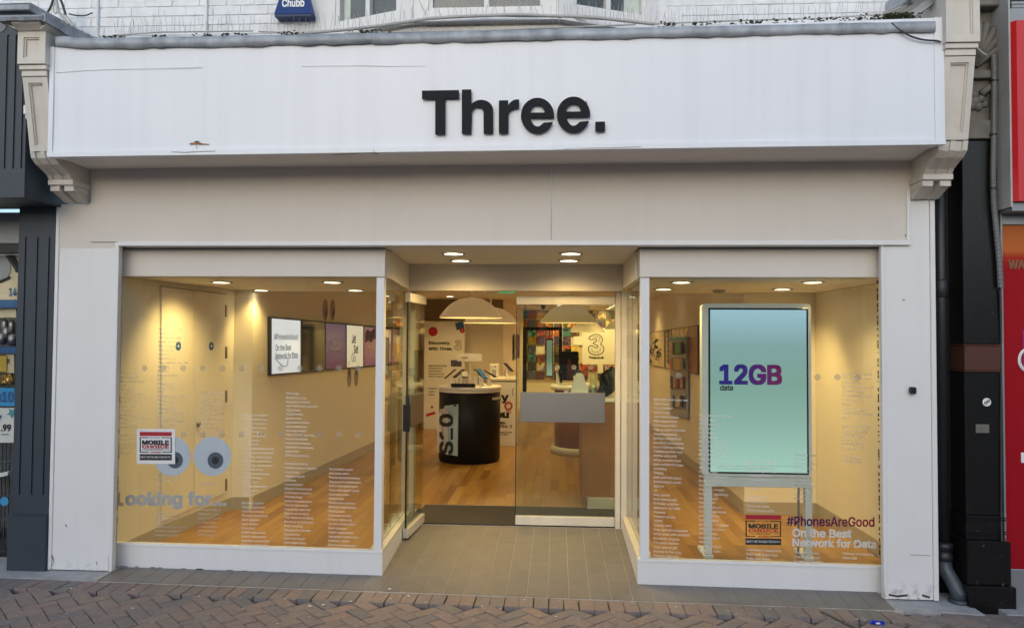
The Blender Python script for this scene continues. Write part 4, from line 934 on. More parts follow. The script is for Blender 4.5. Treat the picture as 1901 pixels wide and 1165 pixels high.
# small pictures on the slanted wall
for (x0, x1, y0, y1), lab in (((936, 944, 621, 667), 'narrow brown picture on the far wall, left one'), ((946.5, 957, 620, 666), 'narrow purple picture on the far wall, right one')):
    w0, w1 = (-1.03, 8.96), (-.88, 14.3); a, b2, c = at(x0, y1, 11.2), at(x1, y1, 11.4), at(x0, y0, 11.2)
    a, b2, c = Vector((-.945, 11.0, a.z)), Vector((-.93, 11.6, a.z)), Vector((-.945, 11.0, c.z))
    if x0 > 940: a, b2, c = a+Vector((.018, .75, 0)), b2+Vector((.02, 1.0, 0)), c+Vector((.018, .75, 0))
    t = thing('wall_picture', lab, 'picture', tuple(a)); MB().plate(a, b2-a, c-a, .015, .018).build('print', pic if x0 < 940 else inkpurple, t)
# wall of photographs at the back
pw = thing('photo_wall', 'back wall mosaic of square colour photographs', 'photo wall', (.4, 14.25, 1.0)); G = .2265; gx, gz = at(964, 562, 14.25).x, 2.44
TM = MB().box(-G/2+.010, G/2-.010, -.012, .012, -G/2+.010, G/2-.010).mesh('photo_tile', pic)
lx0, lx1, lz0, lz1 = at(1081, 676, 14.25).x, at(1146, 676, 14.25).x, at(1081, 676, 14.25).z, at(1081, 608, 14.25).z
for i in range(13):
    for j in range(8):
        cx, cz = gx+G*(i+.5), gz-G*(j+.5)
        if lx0-.05 < cx < lx1+.05 and lz0-.02 < cz < lz1+.02: continue
        if cx > 1.62 or (abs(cz-(lz0+lz1)/2-.12) < .12 and lx0-.3 < cx < lx0): continue
        if random.random() < .04: continue
        put('photo_tile', TM, None, pw, (cx, 14.26, cz))
MB().box(lx0, lx1, 14.235, 14.275, lz0, lz1).build('logo_panel', paperwhite, pw); MB().box(lx0-G, lx0-.001, 14.236, 14.275, lz0+.50, lz0+.50+G).build('logo_panel', paperwhite, pw); MB().box(lx0+.4, lx0+.4+G*.6, 14.236, 14.275, lz0-G, lz0-.001).build('logo_panel', paperwhite, pw)
LX = lambda x: at(950+x/5.824, 640, 14.23).x; LZ = lambda y: at(1108, 540+y/5.824, 14.23).z
logo_three(LX, LZ, 14.228, .011, pw)
o, vx, vz = quad_from(at(1093, 665.5, 14.23), at(1121, 665.5, 14.23), at(1093, 661, 14.23)); letter_on('lettering', 'Three.co.uk', o, vx, vz, inkblack, pw, bold=.04)
# things seen through the closed door
fy = 8.3
fr = thing('picture_surround', 'black square open surround hanging beyond the closed door', 'surround', (.0, fy, .95)); fa, fb = at(970, 745, fy), at(1044, 607, fy)
MB().box(fa.x, fa.x+.07, fy, fy+.08, fa.z, fb.z).build('upright', blacklam, fr); MB().box(fb.x-.06, fb.x, fy, fy+.08, fa.z, fb.z).build('upright', blacklam, fr); MB().box(fa.x+.071, fb.x-.061, fy+.002, fy+.078, fb.z-.06, fb.z).build('cross_bar', blacklam, fr); MB().box(fa.x+.071, fb.x-.061, fy+.002, fy+.078, fa.z, fa.z+.05).build('cross_bar', blacklam, fr)
for xx in (fa.x+.035, fb.x-.03): MB().box(xx-.006, xx+.006, fy+.03, fy+.042, fb.z+.001, 2.46).build('hanger', blacklam, fr)
a, b2 = at(1013, 700, fy), at(1027, 628, fy); tc_ = thing('slim_screen', 'slim tall screen with a pale green face inside the black surround', 'screen', ((a.x+b2.x)/2, fy, a.z))
MB().box(a.x, b2.x, fy+.01, fy+.06, a.z, b2.z, .004).build('casing', blacklam, tc_); MB().box(a.x+.015, b2.x-.015, fy+.004, fy+.0095, a.z+.03, b2.z-.03).build('screen', screen_gradient('pale_green_screen', [(0, (.5, .6, .4)), (.5, (.22, .28, .18)), (1, (.28, .33, .22))], a.z, b2.z, .5), tc_); MB().box((a.x+b2.x)/2-.006, (a.x+b2.x)/2+.006, fy+.03, fy+.042, b2.z+.001, fb.z-.0605).build('hanger', blacklam, tc_)
# round wooden table with laptop and stands
wx, wy = .36, 6.05
wt = thing('round_table', 'round wooden drum table with white top and plinth', 'display table', (wx, wy, 0)); r_ = .45
MB().lathe([(r_-.06, .11), (r_-.06, .955)], (wx, wy, 0), 48).build('drum', woodlam, wt, True); MB().lathe([(r_-.0, 0.002), (r_+.0, .075), (r_-.03, .109)], (wx, wy, 0), 48).build('plinth', plinthm, wt, True); MB().lathe([(r_-.02, .957), (r_, .97), (r_, 1.03), (.01, 1.035)], (wx, wy, 0), 48).build('table_top', whitelam, wt, True)
mo = thing('monitor', 'black monitor showing a dark purple streak on the round wooden table', 'screen', (.32, 5.95, 1.036)); a, b2 = at(1037, 703, 5.95), at(1074, 652, 5.95)
MB().box(a.x, b2.x, 5.95, 5.98, a.z-.02, b2.z, .004).build('casing', blacklam, mo)
MB().prism([(a.x+.12, a.z), (b2.x-.05, a.z), (b2.x-.11, b2.z-.15), (a.x+.14, b2.z-.1)], 5.945, 5.9495, 'y').build('screen', mat('streak_purple', (.09, .03, .045), .15), mo); MB().box(.27, .40, 5.985, 6.08, 1.0355, 1.2).build('stand', blacklam, mo)
MB().box((a.x+b2.x)/2-.04, (a.x+b2.x)/2+.04, 5.952, 5.978, b2.z+.001, b2.z+.035).build('camera', blackpaint, mo)
phone('dark phone propped on a tall white stand at the left of the round wooden table', .03, 5.83, 1.036, math.radians(65), .7, 1.5)
phone('dark phone on a white stand at the front of the round wooden table', .28, 5.72, 1.036, math.radians(-30), .6)
# service counter right behind the door
sc = thing('service_counter', 'wood panelled service counter with pale plinth behind the closed door', 'counter', (.9, 2.55, 0)); sx0 = .262
MB().box(sx0, .93, 2.30, 2.95, .118, 1.085).build('front_panel', woodlam, sc); MB().box(sx0+.055, .90, 2.27, 2.92, .003, .116, .004).build('plinth', plinthm, sc); MB().box(sx0-.01, .94, 2.285, 2.97, 1.087, 1.125, .004).build('counter_top', whitelam, sc)
MB().box(sx0-.012, sx0-.001, 2.31, 2.94, .12, 1.08).build('end_panel', woodlam, sc)
CT = 1.126
y_ = 2.45
def base_at(px, py, y): q = at(px, py, y); return q
pa_, pb_ = at(1056, 729, y_), at(1095, 692, y_)
py_ = thing('leaflet_stand', 'white tapered leaflet stand on the service counter', 'stand', ((pa_.x+pb_.x)/2, y_, CT))
cx_ = (pa_.x+pb_.x)/2; hw = (pb_.x-pa_.x)/2; zt_ = at(1077, 692, y_).z
MB().prism([(cx_-hw, CT), (cx_+hw, CT), (cx_+hw*.42, zt_-.03), (cx_+hw*.25, zt_), (cx_-hw*.25, zt_), (cx_-hw*.42, zt_-.03)], y_-.05, y_+.03, 'y').build('front_board', paperwhite, py_)
MB().prism([(cx_-hw*.62, CT), (cx_-hw*.5, CT), (cx_-hw*.38, zt_-.035), (cx_-hw*.55, zt_-.035)], y_+.031, y_+.12, 'y').build('brace', whitelam, py_)
ck = MB().box(cx_-hw*1.45, cx_-hw*1.02, y_-.04, y_+.12, CT+.0005, CT+.06).build('paper_stack', paperwhite); tag(ck, 'low stack of white papers left of the leaflet stand', 'papers')
jr = thing('clear_jar', 'tall clear plastic jar right of the leaflet stand', 'jar', (at(1102, 715, y_).x, y_, CT)); jx = at(1101, 715, y_).x
MB().lathe([(.036, .003), (.036, .235), (.034, .235), (.034, .006)], (jx, y_, CT), 24, False).build('wall', glass_side, jr, True); MB().ball((jx, y_, CT+.05), .03, sz=1.4, sub=2, jit=.15).build('contents', inkgrey, jr)
bg = thing('leather_bag', 'slumped black leather bag at the right end of the service counter', 'bag', (at(1130, 715, y_).x, y_+.05, CT)); bq = at(1131, 715, y_)
bm_ = MB().ball((bq.x, y_+.08, CT+.15), .115, sx=.95, sy=.55, sz=1.32, sub=4)
for v in bm_.b.verts:
    f = (v.co.z-CT)/.3; v.co.x += .03*math.sin(f*9+v.co.y*14)*.5 + .05*(f-.5); v.co.y += .012*math.sin(v.co.x*60+f*7); v.co.z = max(CT+.001, v.co.z - .04*max(0, f-.6)*math.sin(v.co.x*30))
bm_.build('body', mat('black_leather', (.012, .011, .011), .35, var=.2, bump=.5, bscale=30), bg, True)
MB().tube([(bq.x-.07, y_+.02, CT+.22), (bq.x-.09, y_-.03, CT+.16), (bq.x-.05, y_-.04, CT+.09), (bq.x+.03, y_-.03, CT+.05)], .010, 6).build('strap', blacklam, bg, True); MB().lathe([(.022, -.004), (.026, 0), (.022, .004), (.018, 0)], (bq.x-.075, y_-.03, CT+.06), 16, False).build('buckle', steel, bg)
wb = thing('white_board', 'white angled leaflet card seen through the right side pane', 'card', (at(1178, 725, 2.6).x, 2.6, CT)); a, b2 = at(1170, 748, 2.6), at(1187, 693, 2.6)
MB().prism([(a.x, CT), (b2.x+.08, CT), (b2.x+.03, b2.z-.03), (a.x+.02, b2.z)], 2.6, 2.62, 'y').build('card', paperwhite, wb)
wp = thing('wall_poster', 'dark purple gridded poster seen through the right side pane', 'poster', (1.8, 6, 1)); a = atw(1164, 664, C1, C0); b2 = atw(1187, 669, C1, C0); c = atw(1164, 622, C1, C0)
MB().plate(a, b2-a, c-a, .02, .022).build('print', inkpurple, wp)
# exit sign
e = at(941, 541, 4.2); ex = thing('exit_sign', 'green emergency exit sign just under the door head', 'sign', (e.x, 4.2, e.z)); MB().box(e.x-.10, e.x+.10, 4.2, 4.225, e.z-.02, e.z+.10).build('plate', exitgreen, ex)
MB().tube([(e.x-.08, 4.21, e.z+.1), (e.x-.08, 4.21, 2.46)], .004, 5).build('hanger', steel, ex); MB().tube([(e.x+.08, 4.21, e.z+.1), (e.x+.08, 4.21, 2.46)], .004, 5).build('hanger', steel, ex)
for (px, py), w in (((991, 558), 'left one, nearest the door rail'), ((1008.5, 571), 'right one, deeper in the shop')):
    y = 8.8 if px < 1000 else 11.5; q = at(px, py, y); t = thing('security_camera', f'small black dome camera under the shop ceiling, {w}', 'camera', (q.x, y, 2.459)); MB().lathe([(.05, 0), (.05, -.03)], (q.x, y, 2.459), 16).build('base', blackpaint, t); MB().ball((q.x, y, 2.415), .045, sub=2).build('dome', blackglass, t, True)

# ---------------------------------------------------------------- left window contents
def wallplate(name, a, b, px0, px1, pt0, pt1, pb0, pb1, m, parent, t=.012, push=.012):
    """panel on wall a-b whose corners sit at the given photo points (top/bottom at both edges)"""
    P = [atw(px0, pb0, a, b), atw(px1, pb1, a, b), atw(px1, pt1, a, b), atw(px0, pt0, a, b)]
    d = (Vector((b[0]-a[0], b[1]-a[1], 0))).normalized(); n = Vector((d.y, -d.x, 0)); P = [p+n*push for p in P]
    return _slab(P, n*t).build(name, m, parent)
def _slab(P, nt):
    b = MB(); A = [b.b.verts.new(p) for p in P]; B = [b.b.verts.new(p-nt) for p in P]
    fs = [b.b.faces.new(A), b.b.faces.new(B[::-1])] + [b.b.faces.new((A[i], B[i], B[(i+1) % 4], A[(i+1) % 4])) for i in range(4)]; bmesh.ops.recalc_face_normals(b.b, faces=fs); return b
cb = thing('cupboard', 'pale double cupboard doors on the side wall of the left window', 'cupboard', (-3.3, 1.2, .15))
wallplate('door', A0, A1, 297, 356.5, 531.5, 538, 968, 941, inwall, cb, .016, .016)['label'] = 'cupboard door nearer the window glass'
wallplate('door', A0, A1, 358, 415, 538.5, 546.5, 940.5, 914, inwall, cb, .016, .016)['label'] = 'cupboard door farther from the window glass'
wallplate('gap', A0, A1, 294, 417, 530.2, 545.2, 531.6, 546.6, hairline, cb, .004, .0185)
for y in (566, 643, 724, 888): wallplate('hinge', A0, A1, 415.2, 417.6, y, y, y+22, y+22, chrome, cb, .01, .026)
q = atw(362, 787, A0, A1); MB().ball((q.x+.035, q.y, q.z), .018, sz=1.5, sub=2).build('knob', steel, cb, True)
nA = Vector((A1[1]-A0[1], -(A1[0]-A0[0]), 0)).normalized(); dA = Vector((A1[0]-A0[0], A1[1]-A0[1], 0)).normalized()
for (px, py), w in (((327.5, 642), 'left one'), ((389, 642), 'right one')):
    q = atw(px, py, A0, A1)+nA*.019; t = thing('door_sign', f'round blue notice on the cupboard doors, {w}', 'notice', tuple(q)); MB().disc(q, .040, dA, (0, 0, 1), .002).build('disc', inkblue, t); MB().disc(q+nA*.001, .011, dA, (0, 0, 1), .001).build('print', MATS['white_print'], t)
# wall of screens
nB = Vector((B1[1]-B0[1], -(B1[0]-B0[0]), 0)).normalized(); dB = Vector((B1[0]-B0[0], B1[1]-B0[1], 0)).normalized()
tl = lambda x: 587.5 + (x-497)*.0885; bl_ = lambda x: 697 - (x-497)*.0865
vw = thing('screen_wall', 'row of five upright poster screens in a black frame on the side wall', 'screens', tuple(atw(497, 697, B0, B1)))
wallplate('frame', B0, B1, 496.5, 738, tl(496.5), tl(738), bl_(496.5), bl_(738), blackpaint, vw, .03, .03)
def sp(px0, px1, m, lab): 
    o = wallplate('screen', B0, B1, px0, px1, tl(px0)+3.0, tl(px1)+2.6, bl_(px0)-3.2, bl_(px1)-2.6, m, vw, .006, .034); o['label'] = lab; return o
pwhite = screen_gradient('white_screen', [(0, (.55, .55, .58)), (1, (.60, .62, .66))], 1.2, 2.0, .8)
sp(499.5, 552.5, pwhite, 'white screen with hashtag headline'); sp(556.5, 598, mat('dark_green_screen', (.030, .042, .040), .06, var=.4, scale=2.5), 'dark reflecting screen'); sp(600.5, 637, screen_gradient('purple_screen', [(0, (.09, .008, .05)), (.4, (.05, .015, .10)), (1, (.06, .035, .12))], 1.3, 1.9, .5), 'purple screen with white word'); sp(640, 670, screen_gradient('cream_screen', [(0, (.55, .46, .30)), (1, (.60, .52, .38))], 1.3, 1.9, .75), 'cream screen with tall lettering'); sp(672.5, 736, screen_gradient('pink_screen', [(0, (.22, .05, .10)), (.5, (.33, .13, .10)), (1, (.30, .14, .13))], 1.3, 1.9, .5), 'pink screen with dark swirls')
def wtxt(body, px0, px1, y0, y1, m, parent, a=B0, b=B1, bold=.02, n=nB, off=.0365, line=1.0, sk=.0):
    o, c, d = atw(px0, y1, a, b), atw(px1, y1 - sk, a, b), atw(px0, y0, a, b); c.z = o.z + (c.z-o.z); return letter_on('lettering', body, o + n*off, Vector((c.x-o.x, c.y-o.y, 0)), d-o, m, parent, bold=bold, off=.0, line=line)
wtxt('#PhonesAreGood', 503, 547, 619, 630.5, inkpurple, vw, bold=.01); wtxt('On the Best', 505.5, 535, 639.5, 651, inkblack, vw, bold=.01); wtxt('Network for Data', 505.5, 547, 654.5, 667, inkblack, vw, bold=.01)
wtxt('Yassss', 605.5, 627, 629, 651, MATS['white_print'], vw, bold=.01); wtxt('what a bargain', 614, 626, 654, 656, MATS['white_print'], vw, bold=.0); wtxt('see in store', 615, 626, 657.5, 659.5, MATS['white_print'], vw, bold=.0)
wtxt('Jet', 648.5, 656, 620, 637, inkblack, vw); wtxt('Set', 652, 660.5, 640, 656, inkblack, vw); wtxt('Go', 648, 655.5, 656, 671.5, inkblack, vw, bold=-.005); wtxt('it could\nonly be\nThree', 639.8, 645, 670, 679, inkblack, vw, bold=.0)
wtxt('Girl\nSquad', 680, 691, 630, 649, MATS['white_print'], vw); wtxt('see in store', 682, 689, 652, 655, MATS['white_print'], vw)
def onB(px, py, off): return atw(px, py, B0, B1)+nB*off
sw = MB()
for k in range(9): 
    y0 = 612+k*2.2; sw.tube([onB(674, y0+6, .037), onB(678, y0, .037), onB(684, y0+5, .037), onB(690, y0-3, .037), onB(698, y0+2, .037)], .008, 4)
sw.build('swirl_print', inkpurple, vw)
sw = MB(); sw.tube([onB(504+36*math.sin(i/9)*.5+4*(i/9), 664+16*math.sin(math.pi*i/18), .0368) for i in range(19)], .004, 4); sw.build('swirl_print', inkgrey, vw)
def eyes(label, c, rx, rz, pup, m1, m2, surf, name='eye_sticker'):
    t = thing(name, label, 'sticker', tuple(surf(c[0][0], c[0][1])))
    for (x, y) in c:
        P = surf(x, y); Q = surf(x+rx, y); v = Q-P; v.z = 0; r = v.length; k = abs(surf(x, y-rz).z-P.z)/r
        MB().disc(P, r, v, (0, 0, 1), .0015, 40, k).build('eyeball', m1, t)
        for (dx, dy, f, mm, o) in ((pup[0], pup[1], .42, m2, .001), (pup[0], pup[1], .19, inkblack, .002)):
            PP = surf(x+dx, y+dy); n_ = v.normalized().cross(Vector((0, 0, 1))); MB().disc(PP+n_*o, r*f, v, (0, 0, 1), .001, 28, k).build('iris' if mm is m2 else 'pupil', mm, t)
    return t
eyem = mat('eye_bluegrey', (.42, .48, .52), .5, var=.04); irism = mat('iris_slate', (.055, .085, .12), .5, var=.35, scale=160); eyepink = mat('eye_shaded_print', (.30, .22, .20), .6)
eyes('pair of narrow eye stickers on the side wall above the screens', ((603.5, 575), (617, 575)), 4.6, 20, (1.6, 6), eyepink, irism, lambda x, y: onB(x, y, .004))
eyes('pair of narrow eye stickers on the side wall below the screens', ((648, 700), (661, 699)), 3.8, 18, (0, -8), eyepink, irism, lambda x, y: onB(x, y, .004))
onG = lambda x, y: at(x, y, GY-.004)
eyes('two big googly eyes stuck on the left window above the words', ((319, 846), (394, 846.5)), 35, 36.5, (6, 7.5), eyem, irism, onG)
# ---------------------------------------------------------------- stickers on the glass
def award(label, x0, x1, y0, y1, white_back, dy=0.0):
    t = thing('award_sticker', label, 'sticker', tuple(at(x0, y1, GY-.006))); Yp = GY-.008
    def rect(nm, a, b, c, d, m, o=0.0): 
        o_, vx, vz = quad_from(at(x0+(x1-x0)*a, y0+(y1-y0)*d+dy*a, Yp), at(x0+(x1-x0)*b, y0+(y1-y0)*d+dy*b, Yp), at(x0+(x1-x0)*a, y0+(y1-y0)*c+dy*a, Yp)); return MB().plate(o_, vx, vz, .0008, o).build(nm, m, t)
    def txt(b, a, b2, c, d, m, bold=.02):
        o_, vx, vz = quad_from(at(x0+(x1-x0)*a, y0+(y1-y0)*d+dy*a, Yp), at(x0+(x1-x0)*b2, y0+(y1-y0)*d+dy*b2, Yp), at(x0+(x1-x0)*a, y0+(y1-y0)*c+dy*a, Yp)); letter_on('lettering', b, o_, vx, vz, m, t, bold=bold, off=.0045)
    if white_back: rect('backing', -.10, 1.10, -.10, 1.13, MATS['sticker_white'], 0)
    rect('red_band', 0, 1, 0, .145, MATS['sticker_red'], .0015)
    for q in ((0, .28, .185, .215), (.68, 1, .185, .215), (0, .035, .215, .70), (.965, 1, .215, .70), (.0, .28, .70, .73), (.70, 1, .70, .73)): rect('border', *q, inkblack, .0015)
    rect('black_band', 0, 1, .785, 1, inkblack, .0015)
    txt('techradar', .32, .64, .165, .225, inkblack, .0); txt('MOBILE', .08, .92, .29, .445, inkblack, .04); txt('CHOICE', .08, .92, .455, .575, MATS['sticker_red'], .03); txt('CONSUMER AWARDS 2018', .08, .92, .60, .645, inkblack, .01); txt('WINNER', .34, .66, .69, .745, MATS['sticker_red'], .02); txt('BEST NETWORK FOR DATA', .03, .97, .85, .925, MATS['white_print'], .0)
mat('sticker_white', (.72, .73, .75), .45); mat('sticker_red', (.36, .012, .03), .45)
award('square award sticker with white backing over the left googly eye', 259.5, 319.0, 801, 853.5, True, .3)
award('square award sticker low on the right window beside the hashtag', 1384, 1450, 955, 1010, False, .8)
# frosted phrases and word lists
def gtxt(body, px0, px1, y0, y1, m, win, bold=.035, dy=0.0, nm='lettering'):
    o, vx, vz = quad_from(at(px0, y1, GY-.003), at(px1, y1+dy, GY-.003), at(px0, y0, GY-.003)); return letter_on(nm, body, o, vx, vz, m, win, bold=bold, off=0.0)
gtxt('ooking for...', 232.5, 421, 911, 944.5, greyvinyl, winL, .04, .8); gtxt('L', 218.5, 229.5, 912, 938.5, frostfaint, winL, .05)
hashm = screen_gradient('hashtag_vinyl', [(0, (.045, .02, .10)), (.5, (.12, .02, .07)), (1, (.24, .012, .05))], 0, 1, 0, True, at(1460, 960, GY).x, at(1623, 960, GY).x)
gtxt('#PhonesAreGood', 1460.5, 1623.5, 957.5, 975.5, hashm, winR, .02, 1.8); gtxt('On the Best', 1471, 1581, 980, 996, frosttext, winR, .03, 2.0); gtxt('Network for Data', 1471, 1627, 998, 1013.5, frosttext, winR, .03, 3.4)
def column(win, px, y0, pitch, words, m, size=.0292, sl=.0):
    """word list: one mesh per column"""
    p = at(px, y0, GY-.003); dz = (at(px, y0, GY).z - at(px, y0+pitch, GY).z)
    return letter_on('word_list', '\n'.join(words), p, (1, 0, -sl), (0, 0, 1), m, win, bold=.012, fit=False, size=size, off=0.0, line=dz/(size*TLH))
_m = text_mesh('H\nH'); _ys = sorted({round(v.co.y, 3) for v in _m.vertices}); TLH = _ys[-1] - [y for y in _ys if y < 0][-1] if any(y < 0 for y in _ys) else 1.2
A_ = 'Handmade cards|Romantic gifts|Personalised jewellery|Impressive restaurants|Pubs with great food|Pubs with great views|Romantic pubs|Swipe right|Restaurant reviews|Midnight takeaways|Dating apps|Romantic poetry|Cheap nights out|24 hour locksmiths|Beer goggles|Italian restaurants|Japanese restaurants|Bespoke tailors|Chinese restaurants'.split('|')
B_ = 'More hair|Gorgeous men|Gorgeous women|Men with their own hair|Wig shops|Tandem hire|Sports cars|Little black dress|New underwear|Perfume stores|Top 10 chat-up lines|Sexiest perfume|Sexiest aftershave|Swedish restaurants|Swipe left|Birthday surprise| |Romantic breaks|Cheap hotels in Venice|Local bars|Vegas chapels|Yesssss|Honeymoons|Cheap honeymoons|Extravagant moons|Humble brag|British honeymoons|Tea for two deals|Takeaway near me|Nights out in town|That bloke in Poldark|Breaking the internet|Dirty Dancing|Sleepless in Seattle|Casablanca|Best man jokes|Date night ideas|Wedding gift list'.split('|')
C_ = '50 ways to leave|Cushioning|Getting benched|Break-up songs|Divorce lawyers|Divorce law|Acuffing|Someone new|Food delivery near me|Mousing|Respect|Breadcrumbing|GTFI|Ballads disco|Cocktail bars|BTW|Unsegmented cuffing|12 red roses|Eternity rings|Cufflinks deals|Best man speeches|Wedding venues|Romantic getaways|Cheap flights|Late deals|Hen parties|Wedding rings|Flower delivery| | | | | | | |Engagement rings|Wedding cars| | | | | | | |Wedding planners|Bouquet shops|Party gifts|Romantic meals for two|Cheesy wedding DJ|Best man speech'.split('|')
D_ = 'I hate you flowers|Theatre tickets|Cinema near me|The essential cookbook|Romantic recipes|I am sorry memes|That special gift|Romantic getaway|Cheap delivery|Florists in this area|Discreet delivery| | | | | | | | | | | |Cheap flights| | | | | |Sam gift delivery|Alternative gifts|Quirky gift ideas|Unusual gifts|Creative cards|Online dating|Coffee shops'.split('|')
E_ = 'Night on the town|Homemade cards|Love in the moon|Handmade cards|Romantic gifts|Romantic poetry|Jazz nearby|Chick flicks|Personalised jewellery|Impressive restaurants|Romantic restaurants|Pubs with great food|Pubs with great views|Romantic pubs|Restaurant reviews|Midnight feast|Swipe right|Instant takeaways|Dating apps|Popcorn| |Romantic poetry|Cheap nights out|Getting dumped|24 hour locksmiths|Beer goggles|Love letters|Overrated|Retail restaurants|Italian restaurants|Bespoke restaurants|Chinese restaurants'.split('|')
F_ = 'Romantic songs|Second dates|Barry White songs|Lols|Jet lagging|Weekend breaks|Hotels for under 20|Deals for two|Happy songs|Lie beach|Anagrams diary|Disney cocktails for two|Feeling lucky|Couples yoga| |Sunset walks|Fancy dress|Perfect proposal|Perfect ring|City breaks'.split('|')
R0 = "Men with their own hair|Wig shops|Tandem hire|Sports cars|Little black dress|New underwear|Perfume stores|Top 10 chat-up lines|Sexiest perfume|Sexiest aftershave|Swedish restaurants|Funny dating videos|Perfect partner quiz|Netflix and chill|What women want|Date outfits for men|Ghosting|Thirsty|Half and half pizza|Relationship goals|Quiche|Lit|Slay queen|Best dating app|Birthday surprise|Sliding in the DMs|Flowers|Theatre tickets|JOMO|Cheeky text|That special restaurant|What wine with shellfish|Romantic recipes|I'm sorry memes|That special gift|Florists in this area|Discreet delivery".split('|')
R1 = "Food delivery near me|Dating sites|Divorce lawyers|Engagement|Ring shops|Bridal shows|Fun party planners|Wedding planners|Wedding dress shops|All by Myself.mp3|Hen party gifts|Romantic meals for two|Marriage|Cooking tips|Best man speeches|Bridal speeches|Kids names|Wedding venues|Romantic getaways|Sexy lingerie|Hen nights|Online delivery|Creative gift ideas|Last gift ideas|Dating nights|Romantic TV shows|When Rom Coms|80's movies|Social memes|Ghosting|Texting wifey?|Nights in town".split('|')
R2 = 'Best man speeches|Wedding venues|Romantic getaways|A Happy Family|A creative gift ideas| |First dates| |Online dating|Honeymoons|Romantic pubs|Personalised gifts'.split('|'); R2b = 'Impressive restaurants|Pubs with great food|Pubs with views'.split('|')
R3 = "Wedding rings|I'm sorry|Romantic pubs|Cheap dates|Best bars|Who is it|Cosy pubs|Dinner for two|Candles|Late night|Memes"; R3 = R3.split('|'); R3b = 'Romantic poetry|Cheap nights out|24 hour locksmiths'.split('|')
R4 = 'Flowers every good|Love letters or food|Game plans|The weekend is over|Cocktail tables|Chinese restaurants|Moon deli|Pizza|Christmas cake|Comfortable lounger|Movies| |How to cook pasta|Single and nervy|Bespoke nights|Love in film|Dancing shoes|Lovely gifts| |Cheap wine|Dinner dates'.split('|'); R4b = 'Chinese restaurants|More fish'.split('|')
column(winL, 224, 688, 7.72, F_, frostfaint, .0325); column(winL, 295, 607, 7.72, C_, frostfaint, .0325); column(winL, 372, 724, 7.72, D_, frostfaint, .0325); column(winL, 452, 766, 7.72, E_, frosttext, .0325); column(winL, 531, 726, 7.62, B_, frosttext, .0325, .012); column(winL, 611, 866, 7.78, A_, frosttext, .0325, .012)
column(winR, 1213, 736.5, 8.0, R0, frosttext, .0335, .022); column(winR, 1297, 766, 8.05, R1, frosttext, .0335, .022); column(winR, 1386, 852.5, 8.1, R2, frosttext, .0335, .022); column(winR, 1385, 1015, 8.1, R2b, frosttext, .0335, .022); column(winR, 1474, 839, 8.1, R3, frostfaint, .0335, .022); column(winR, 1474, 1020, 8.1, R3b, frosttext, .0335, .022); column(winR, 1562, 689, 8.1, R4, frostfaint, .0335, .022); column(winR, 1564, 1022, 8.1, R4b, frosttext, .0335, .022)
DOT = MB().disc((0, 0, 0), .0235, (1, 0, 0), (0, 0, 1), .001, 20).mesh('safety_dot', frostdot)
for i in range(13): 
    for y in (683, 806):
        q = at(232+i*36.1, y, GY-.003); put('safety_dot', DOT, None, winL, q) if -3.28 < q.x < -1.40 else None
for i in range(11):
    q = at(1222+i*37, 696.5+i*.4, GY-.003); put('safety_dot', DOT, None, winR, q) if .71 < q.x < 2.26 and i in (1, 9, 10, 8) else None
for px in (1004, 1034.5, 1065.5, 1097, 1127):
    q = at(px, 681.5, 1.538); o = put('safety_dot', DOT, None); o.parent = dR; o.location = q - dR.location
# totem screen
TY = .62
t0, t1 = at(1303, 563, TY), at(1507.5, 886, TY)
tt = thing('totem_screen', 'freestanding grey totem with a pale blue-green data screen in the right window', 'screen', ((t0.x+t1.x)/2, TY, 0))
def rr(x0, x1, z0, z1, r, n=6): 
    o = []
    for cx, cz, a in ((x1-r, z1-r, 0), (x0+r, z1-r, 90), (x0+r, z0+r, 180), (x1-r, z0+r, 270)): o += [(cx+r*math.cos(math.radians(a+90*i/n)), cz+r*math.sin(math.radians(a+90*i/n))) for i in range(n+1)]
    return o
MB().prism(rr(t0.x, t1.x, t1.z, t0.z, .035), TY, TY+.09, 'y').build('casing', totem_m, tt)
s0, s1 = at(1315, 571, TY-.004), at(1502, 881, TY-.004)
MB().box(s0.x, s1.x, TY-.004, TY+.01, s1.z, s0.z, .002).build('bezel', blackglass, tt)
u0, u1 = at(1318.5, 574.5, TY-.006), at(1498.5, 877.5, TY-.006)
totem_screen = screen_gradient('totem_screen_glow', [(0, (.38, .63, .56)), (.30, (.26, .45, .40)), (.55, (.21, .38, .34)), (.78, (.23, .39, .41)), (1, (.34, .55, .69))], u1.z, u0.z, .70)
MB().box(u0.x, u1.x, TY-.0065, TY-.0045, u1.z, u0.z).build('screen', totem_screen, tt)
gbm = screen_gradient('data_lettering', [(0, (.010, .012, .30)), (.35, (.025, .008, .26)), (.7, (.12, .003, .18)), (1, (.20, .002, .10))], 0, 1, .45, True, at(1335, 700, TY).x, at(1452, 700, TY).x)
o, vx, vz = quad_from(at(1335, 713.5, TY-.009), at(1452, 714.5, TY-.009), at(1335, 675.5, TY-.009)); letter_on('lettering', '12GB', o, vx, vz, gbm, tt, bold=.034, off=.0, spacing=.97)
o, vx, vz = quad_from(at(1336.5, 724.5, TY-.009), at(1361, 724.5, TY-.009), at(1336.5, 713.8, TY-.009)); letter_on('lettering', 'data', o, vx, vz, inkblack, tt, bold=.03, off=.0)
o, vx, vz = quad_from(at(1332, 866, TY-.009), at(1490, 866, TY-.009), at(1332, 863, TY-.009)); letter_on('lettering', 'Subject to status. See three.co.uk for full terms and conditions of use on this plan.', o, vx, vz, inkgrey, tt, off=.0)
